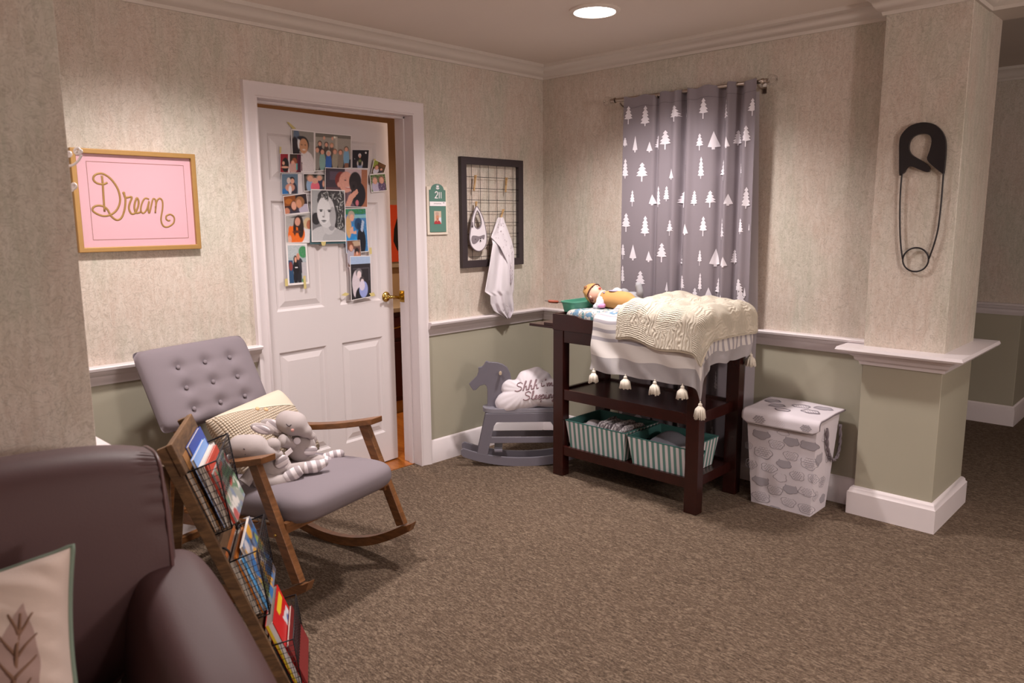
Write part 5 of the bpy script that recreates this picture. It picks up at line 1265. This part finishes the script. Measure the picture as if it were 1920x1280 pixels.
# ---------------- elephants
def eleph(base,label,sc1,P):
    n=(CP-base); n.z*=.3; n.normalize()
    t=thing('plush_elephant',label,'plush toy',tuple(base))
    Rv=V((0,0,1)).cross(n).normalized(); RR=Matrix((Rv,n.cross(Rv),n)).transposed()
    def q(px,py,d=0): return PL(px,py,base,n)+n*d
    def stripeuv(m,k): m.uv=[(0,0)]*0
    def limb(name,pts,rad,mt,stripe=None,label=None):
        m=MB().limb([q(*p) for p in pts],rad,16,6)
        if stripe:
            a=q(*pts[0]);b=q(*pts[-1]); d=(b-a); L=d.length; m.uv=[((v-a).dot(d)/L/stripe,0) for v in m.v]
        obj(name,m,mt,t,smooth=True,label=label)
    def ell(name,p,r,mt,stripe=None,ang=0,label=None,flat=None):
        R_=RR@Matrix.Rotation(ang,3,'Z'); m=MB().ell(q(*p),r,R_,24,16)
        if stripe: d=R_@V((0.25,1,0)).normalized(); m.uv=[((v-q(*p)).dot(d)/stripe,0) for v in m.v]
        obj(name,m,mt,t,smooth=True,label=label); return R_
    for k in P: 
        if k[0]=='l': limb(*k[1:])
        else: ell(*k[1:])
    return t,q,RR
pl_,ps_=M['plush'],M['plushs']
bA=FZ(515,905,.46); bB=FZ(583,868,.46)
tA,qA,RA=eleph(bA,'taupe plush elephant with striped ears and feet, nearer of the chair pair',1,[
 ('e','body',(515,880,-.01),(.068,.062,.055),pl_),
 ('l','head',[(452,838,.0),(478,838,.03),(503,846,.04),(523,849,.035)],[.050,.055,.034,.017],pl_),
 ('e','ear',(492,805,-.02),(.048,.022,.012),pl_,None,-.35),('e','ear_lining',(490,805,-.008),(.036,.015,.008),ps_,0.027,-.35,'striped ear lining'),
 ('e','ear',(436,864,.0),(.042,.03,.012),pl_,None,.5),('e','ear_lining',(434,858,.010),(.034,.020,.008),ps_,0.027,.5,'striped ear lining'),
 ('l','arm',[(500,868,.0),(508,845,.02),(512,832,.03)],[.024,.026,.030],pl_),
 ('l','arm',[(478,878,.02),(466,892,.03)],[.024,.026],pl_),
 ('e','belly_patch',(528,861,.046),(.030,.024,.010),ps_,0.032,.7,'striped belly patch'),
 ('l','leg',[(490,898,.03),(520,900,.045),(542,893,.05)],[.034,.032,.026],pl_),
 ('l','foot',[(541,888,.055),(556,879,.055)],[.025,.018],ps_,0.034,'striped foot'),
 ('l','leg',[(535,885,.0),(562,876,.02),(577,874,.02)],[.030,.025,.024],pl_),
 ('l','foot',[(575,874,.024),(590,872,.024),(607,866,.018)],[.025,.026,.017],ps_,0.036,'striped foot')])
for a_,b_,c_,d_ in((455,836,461,842),):
    pass
def eyed(t,q,pts,ck,n):
    obj('eye',MB().tube([q(x,y,d) for x,y,d in pts],.002,6,n=4),M['dark'],t,smooth=True,label='stitched sleeping eye')
    obj('cheek',MB().ell(q(*ck),.008,nu=12,nv=8),M['blush'],t,smooth=True,label='pink cheek')
eyed(tA,qA,[(457,835,.069),(462,837,.071),(464,842,.071),(460,846,.069)],(471,851,.070),0)
obj('tag',MB().box((0,0,0),(.028,.002,.018),Matrix.Translation(qA(538,852,-.02))@Matrix.Rotation(.5,4,'Y')),M['pink'],tA,label='small pale tag') if False else None
tB,qB,RB=eleph(bB,'taupe plush elephant with flower patch and striped feet, farther of the chair pair',1,[
 ('e','body',(566,840,-.01),(.060,.068,.05),pl_),
 ('l','head',[(538,792,-.02),(555,795,.02),(572,806,.03),(584,816,.03)],[.050,.055,.030,.014],pl_),
 ('e','ear',(510,803,-.02),(.055,.036,.012),pl_,None,-.5),('e','ear_lining',(515,800,-.008),(.040,.026,.009),ps_,0.029,-.5,'striped ear lining'),
 ('e','ear',(585,822,-.03),(.02,.03,.01),pl_,None,.3),
 ('l','arm',[(552,832,.01),(538,826,.035)],[.024,.029],pl_),
 ('e','flower_patch',(557,823,.042),(.015,.015,.006),M['white'],None,0,'white flower patch'),
 ('e','belly_patch',(582,842,.036),(.030,.020,.010),ps_,0.031,.2,'striped belly patch'),
 ('l','leg',[(575,862,.0),(600,862,.03)],[.028,.022],pl_),
 ('l','foot',[(600,862,.03),(612,862,.03)],[.024,.018],ps_,0.031,'striped foot'),
 ('l','foot',[(612,856,.0),(628,852,.0),(638,850,.0)],[.018,.020,.018],ps_,0.031,'striped foot')])
eyed(tB,qB,[(537,790,.064),(542,794,.067),(547,791,.069)],(549,801,.066),0)
obj('tag',MB().box((-.016,-.001,-.010),(.016,.001,.010),Matrix.Translation(qA(542,850,-.03))@Matrix.Rotation(-.5,4,'Y')),M['signw'],tA,label='small pale fabric tag')
# ================= BOOK RACK =================
RP0=V((-3.157,-1.347,0)); Rw=V((.529,.849,0)).normalized(); Rn_=V((Rw.y,-Rw.x,0))
def R3(w_,n_,z): return RP0+Rw*w_+Rn_*n_+V((0,0,z))
RWD=.335
t=thing('book_rack','rustic wooden ladder rack with three black wire baskets of books','book rack',tuple(R3(.18,.12,0)))
rd=V((.315,-.85)).normalized()
def rz(z): return .315*(.85-z)/.85
for w_ in(0,RWD):
    m=MB().bar(R3(w_,rz(.86),.86),R3(w_,rz(0),0),.018,.034,Rn_); obj('side_rail',m,M['rackwood'],t,bevel=.002)
    m=MB().bar(R3(w_+.02*(1 if w_==0 else -1),-.005,.80),R3(w_+.02*(1 if w_==0 else -1),-.10,0),.016,.03,Rn_); obj('rear_leg',m,M['rackwood'],t,bevel=.002)
dz=Rn_*rd.x+V((0,0,rd.y)); dq=Rn_*(-rd.y)+V((0,0,rd.x))
def plank(z,h,off,th,w0=-.014,w1=RWD+.014):
    c=R3(0,rz(z),z)+dq*off; m=MB(); a=c+Rw*w0; b=c+Rw*w1
    vs=[e+dz*(i*h/2)+dq*(j*th/2) for e in(a,b) for i,j in((-1,-1),(1,-1),(1,1),(-1,1))]
    return m.add(vs,[(0,1,2,3),(7,6,5,4),(0,4,5,1),(1,5,6,2),(2,6,7,3),(3,7,4,0)])
obj('top_plank',plank(.815,.10,.020,.018),M['rackwood'],t,bevel=.003)
obj('cross_plank',plank(.735,.03,.0,.012,.01,RWD-.01),M['upg'],t,bevel=.002)
for z in(.50,.24): obj('cross_plank',plank(z,.05,-.004,.012,.01,RWD-.01),M['rackwood'],t,bevel=.002)
obj('foot_bar',plank(.05,.05,.0,.016,.01,RWD-.01),M['rackwood'],t,bevel=.002)
BK=[((.047,.771),(.135,.803),(.165,.590),(.110,.572)),((.150,.481),(.232,.510),(.257,.300),(.205,.285)),((.243,.190),(.322,.205),(.345,.020),(.300,.012))]
for tb,tf,bf_,bb in BK:
    m=MB(); w0,w1=.02,RWD-.02
    def P(w_,a): return R3(w_,a[0],a[1])
    def lerp(a,b,k): return (a[0]*(1-k)+b[0]*k,a[1]*(1-k)+b[1]*k)
    m.tube([P(w0,tb),P(w0,tf),P(w1,tf),P(w1,tb)],.0026,6,closed=True)
    m.tube([P(w0,bb),P(w0,bf_),P(w1,bf_),P(w1,bb)],.0022,6,closed=True)
    for w_ in(w0,w1):
        m.tube([P(w_,tb),P(w_,bb)],.0022,6); m.tube([P(w_,tf),P(w_,bf_)],.0022,6)
    r_=.0009
    for k in range(1,16):
        w_=w0+(w1-w0)*k/16; m.tube([P(w_,tf),P(w_,bf_)],r_,4); m.tube([P(w_,bf_),P(w_,bb)],r_,4)
    for k in range(1,10):
        a=lerp(tf,bf_,k/10);b=lerp(tb,bb,k/10); m.tube([P(w0,a),P(w1,a)],r_,4); m.tube([P(w0,a),P(w0,b)],r_,4); m.tube([P(w1,a),P(w1,b)],r_,4)
    for k in(1,2,3):
        a=lerp(tb,tf,k/4); b=lerp(bb,bf_,k/4); m.tube([P(w0,a),P(w0,b)],r_,4); m.tube([P(w1,a),P(w1,b)],r_,4); m.tube([P(w0,b),P(w1,b)],r_,4)
    for w_ in(.06,RWD-.06):
        a=P(w_,tb); m.tube([a,a+V((0,0,.02))-Rn_*.005,a+V((0,0,.032))-Rn_*.02,a+V((0,0,.018))-Rn_*.032,a+V((0,0,.0))-Rn_*.03],.0035,6,n=3)
    obj('wire_basket',m,M['wire'],t,smooth=True)
# books: (basket, depth offset, thickness, length along rail, w0, w1, cover, label, spine near?, paint)
def book(bi,q0,th,L,w0,w1,cov,label,near=False,raise_=0,tilt=0,covmat=None,rough=.5):
    tb,tf,bf_,bb=BK[bi]; o=R3(0,bb[0],bb[1])+dq*(q0)+dz*(-.004)-dz*raise_
    up_=-dz; 
    if tilt: up_=(up_*math.cos(tilt)+dq*math.sin(tilt)); 
    qq=up_.cross(Rw); qq=qq if qq.dot(dq)>0 else -qq
    t=thing('book',label,'book',tuple(o+Rw*(w0+w1)/2),group='books in the wire baskets')
    cm=covmat or mat('cover '+cov,cov,rough); c_=.0015
    def bx(a,b): # a,b in (w,up,q)
        vs=[o+Rw*x+up_*y+qq*z for z in(a[2],b[2]) for x,y in((a[0],a[1]),(b[0],a[1]),(b[0],b[1]),(a[0],b[1]))]
        return MB().add(vs,[(0,1,2,3),(7,6,5,4),(0,4,5,1),(1,5,6,2),(2,6,7,3),(3,7,4,0)])
    m=bx((w0,0,0),(w1,L,c_)); n=bx((w0,0,th-c_),(w1,L,th)); s=bx((w0,0,c_),(w0+c_,L,th-c_)) if near else bx((w1-c_,0,c_),(w1,L,th-c_))
    m.add(n.v,n.f).add(s.v,s.f); obj('cover',m,cm,t,bevel=.0008)
    obj('pages',bx((w0+(.0025 if near else .003),.003,c_),(w1-.003,L-.003,th-c_)),M['page'],t)
    return o,up_,qq,t
BOOKS={}
bk=[(0,.001,.006,.23,.03,.30,'#2b2a30','thin dark hardback book at the back of the top basket',True),
(0,.008,.016,.255,.03,.24,'#9a6a3c','tan hardback book in the top basket',False),
(0,.025,.010,.262,.09,.32,'#2f4a9e','navy blue picture book in the top basket',False),
(0,.036,.010,.232,.03,.26,'#7fa3dd','light blue hardback book in the top basket',False),
(0,.047,.016,.205,.025,.27,'#d8cfc8','thick white paged book in the top basket',False),
(0,.0,.0,0,0,0,'',''),
(0,.064,.007,.20,.03,.25,'#c4432f','thin red spined book in the top basket',True),
(0,.072,.005,.17,.03,.27,'#a9a6a4','thin pale picture book at the front of the top basket',False),
(1,.001,.007,.215,.03,.29,'#c9763f','orange edged hardback at the back of the middle basket',False),
(1,.009,.022,.20,.03,.28,'#b9afaa','thick grey paged book in the middle basket',False),
(1,.032,.006,.205,.03,.27,'#d07a2c','slim orange spined book in the middle basket',True),
(1,.039,.012,.19,.03,.29,'#4a8fc4','blue covered picture book in the middle basket',False),
(1,.052,.009,.215,.06,.31,'#d9d2cf','white picture book at the front of the middle basket',False),
(2,.001,.010,.15,.03,.28,'#b59a3c','mustard yellow book at the back of the bottom basket',True),
(2,.012,.014,.165,.03,.29,'#1c1a1c','black covered book in the bottom basket',True),
(2,.056,.008,.15,.03,.30,'#7a1d1f','dark red book at the front of the bottom basket',True)]
for b in bk:
    if b[3]: BOOKS[b[7]]=(b,book(*b))
# tall red picture book with painted front
o_,u_,q_,tr=book(2,.028,.026,.245,.03,.29,'#c9161c','tall glossy red picture book with yellow inner cover in the bottom basket',False,rough=.3)
im=paint(40,44,hx('#c9161c'),[('p',[(.0,.0),(.35,.0),(.15,.5),(.3,1),(0,1)],'#c9161c'),('p',[(.5,.25),(.9,.3),(.95,.8),(.6,.75)],'#d8d6dc'),('e',.72,.5,.12,.16,'#3f5fa6'),('p',[(.2,.75),(.9,.85),(.95,.95),(.2,.9)],'#e8c22c'),('p',[(.4,.05),(.9,.05),(.9,.18),(.4,.16)],'#e8c22c')])
A=lambda w_,y: o_+Rw*w_+u_*y+q_*.0266
card('front_picture',[A(.03,.245),A(.29,.245),A(.29,0),A(.03,0)],im,tr,border=0,mkey='gprint')
im=paint(10,40,hx('#d8d2d2'),[('r',0,0,.35,1,'#e0c030')]); 
B_=lambda z,y: o_+Rw*.0298+u_*y+q_*z
card('fore_edge',[B_(.002,.243),B_(.024,.243),B_(.024,.002),B_(.002,.002)],im,tr,border=0,mkey='cprint')
for key,bg,pal in (('thin pale picture book at the front of the top basket','#8f958a',('#4f7a58','#d8d2cc','#b04038','#6f7f96')),('white picture book at the front of the middle basket','#6f7f9c',('#2f6fb0','#c9c3c9','#4a4a58','#8a9a5a','#d8a03a'))):
    b,(o1,u1,q1,t1)=BOOKS[key]; th,L,w0,w1=b[2],b[3],b[4],b[5]
    sh=[('e',rng.rand(),rng.rand(),.05+.12*rng.rand(),.04+.1*rng.rand(),rng.rand()*3,pal[int(rng.rand()*len(pal))]) for _k in range(60)]
    im=paint(36,36,hx(bg),sh); P_=lambda w_,y: o1+Rw*w_+u1*y+q1*(th+.0008)
    card('front_picture',[P_(w0,L),P_(w1,L),P_(w1,0),P_(w0,0)],im,t1,border=0,mkey='gprint')
# ================= RECLINER SOFA =================
SO=V((-3.2,-1.60,0)); su=V((.985,-.174,0)).normalized(); sv=V((su.y,-su.x,0))
def S3(u,v,z): return SO+su*u+sv*v+V((0,0,z))
SM=Matrix((su,-sv,V((0,0,1)))).transposed()
t=thing('recliner_sofa','dark brown leather recliner sofa in the near left corner','sofa',tuple(S3(-.5,.45,0)))
def sbox(c,h,e=5,fn=None,nu=72,nv=36):
    m=rbox(0,0,0,*h,e,None,nu,nv,fn); m.v=[S3(*c)+SM@p for p in m.v]; return m
obj('base',sbox((-.50,.48,.22),(.47,.44,.20),10),M['leather'],t,smooth=True)
def sf(q,u,v): return q+V((0,0,.02*(1-(q.x/.3)**2)))
obj('seat_cushion',sbox((-.52,.60,.40),(.29,.40,.09),7,sf),M['leather'],t,smooth=True)
# back cushion: padded roll with a stitched side panel
bcn=S3(-.475,.150,.73); tilt=Matrix.Rotation(math.radians(-7),3,'X')
def prof(a,k=1.0):
    c,s_=math.cos(a),math.sin(a); y=.128*math.copysign(abs(c)**.55,c)*k; z=.272*math.copysign(abs(s_)**.5,s_)*(k if k<1 else 1)
    if z<-.05: y*=1-.9*(abs(z)-.05)**1.2
    return y,z
def bcp(a,x,k,pucker=0):
    y,z=prof(a,k)
    if z<-.06: x-=1.1*(abs(z)-.06)**1.3*max(0,x/.36)
    if z>.2: z-=.10*(x/.37)**4*(z-.2)/.07*.3
    y+=pucker*.004*math.sin(a*44)*math.exp(-((x-.352)/.02)**2)
    return bcn+SM@(tilt@V((x,y,z)))
def bmain(u,v):
    x=-.37+.74*v; k=1.035-.045*abs(x/.37)**3; return bcp(2*PI*u,x,k,1)
m=MB().grid(bmain,140,70,cu=True)
for sg_ in(1,-1):
    m.grid(lambda u,v,sg_=sg_:bcp(2*PI*u,sg_*(.37+.022*math.sin(PI/2*min(1,(1-(1-v)**1)*1.6))),max(1-v*.999,.002)*.985) ,100,16,cu=True)
obj('back_cushion',m,M['leather'],t,smooth=True)
obj('piping',MB().tube([bcp(2*PI*k/120,.371,.997) for k in range(120)],.0042,8,closed=True),M['leatherp'],t,smooth=True)
def armf(q,u,v):
    x,y,z=q # y: -front..+rear in SM (minus sv) => y negative is front
    z-=.13*max(0,(-y+.47)/.94)**1.15 if z>0 else 0
    x*=1+.04*math.cos(y*4)
    return V((x,y,z))
obj('armrest',sbox((-.105,.50,.385),(.116,.49,.385),4,armf,96,60),M['leather'],t,smooth=True)
obj('armrest',sbox((-.93,.52,.385),(.116,.47,.385),3.2,armf,48,30),M['leather'],t,smooth=True)
# ---------------- throw pillow
pcen=CP+ray(-95,1312)*1.33
pn_=(-CF*.85+V((0,0,.35))-CR*(-.25)).normalized()
def inpl(dx,dy):
    a=PL(0,1200,pcen,pn_); b=PL(dx,1200+dy,pcen,pn_); return (b-a).normalized()
ey_=-inpl(30,380); ex_=ey_.cross(pn_).normalized(); 
if ex_.dot(CR)<0: ex_=-ex_
m,f=pillowm(pcen,ex_,ey_,pn_,.43,.43,.085,.10,60,.5)
def pf(u,v,s=1):
    p=f(u,v,s); x=u*2-1;y=v*2-1
    w_=.006*math.sin((x*.8+y)*26+2*math.sin(x*5))*max(0,x)**1.2*(1-abs(x)**6); return p+pn_*w_*s
m=MB().grid(lambda u,v:pf(u,v,1),90,90).grid(lambda u,v:pf(u,v,-1),40,40)
nleaf=len(m.f); m.mark(1)
def leaf(cx,cy,L,W_,ang,colidx):
    m.mark(colidx[0]); n=24; ca,sa=math.cos(ang),math.sin(ang)
    def P(a,b): 
        x=cx+ca*b-sa*a; y=cy+sa*b+ca*a; return pf((x+1)/2,(y+1)/2,1)+pn_*.0012
    vs=[];fs=[]
    for i in range(n+1):
        a=i/n; w_=W_*(math.sin(PI*min(a*1.0,1)**.85))
        for j in range(9): vs.append(P(a*L,w_*(j/4-1)))
    for i in range(n):
        for j in range(8): fs.append((i*9+j,i*9+j+1,(i+1)*9+j+1,(i+1)*9+j))
    m.add(vs,fs); m.mark(colidx[1])
    def vein(a0,b0,a1,b1,r): m.tube([P(a0+(a1-a0)*k/8,b0+(b1-b0)*k/8)+pn_*.001 for k in range(9)],[r*(1-.6*k/8) for k in range(9)],6,flat=pn_)
    vein(-.05*L,0,L*.92,0,.006)
    for k in range(5):
        a=L*(.12+.16*k); w_=W_*math.sin(PI*(a/L)**.85)*.8
        for s in(-1,1): vein(a,0,a+L*.16,w_*s,.0035)
leaf(.52,-.45,1.05,.19,-.16,(1,2)); leaf(.93,-.95,.62,.10,-.25,(1,2)); leaf(-.25,-.3,.9,.17,.3,(1,2))
t=thing('throw_pillow','pale throw pillow with brown leaf print and green piping on the sofa','pillow',tuple(pcen))
linen=mat('linen','#bfaaa0',.9,bump=.4,bs=300)
obj('cushion',m,[linen,mat('mauve leaf','#9c817a',.9),mat('brown vein','#7b5a48',.9)],t,smooth=True,recalc=False)
ed=[pf(k/50,0) for k in range(50)]+[pf(1,k/50) for k in range(50)]+[pf(1-k/50,1) for k in range(50)]+[pf(0,1-k/50) for k in range(50)]
obj('piping',MB().tube(ed,.0055,8,closed=True),mat('sage piping','#6d7a6c',.8),t,smooth=True,label='grey green piping')
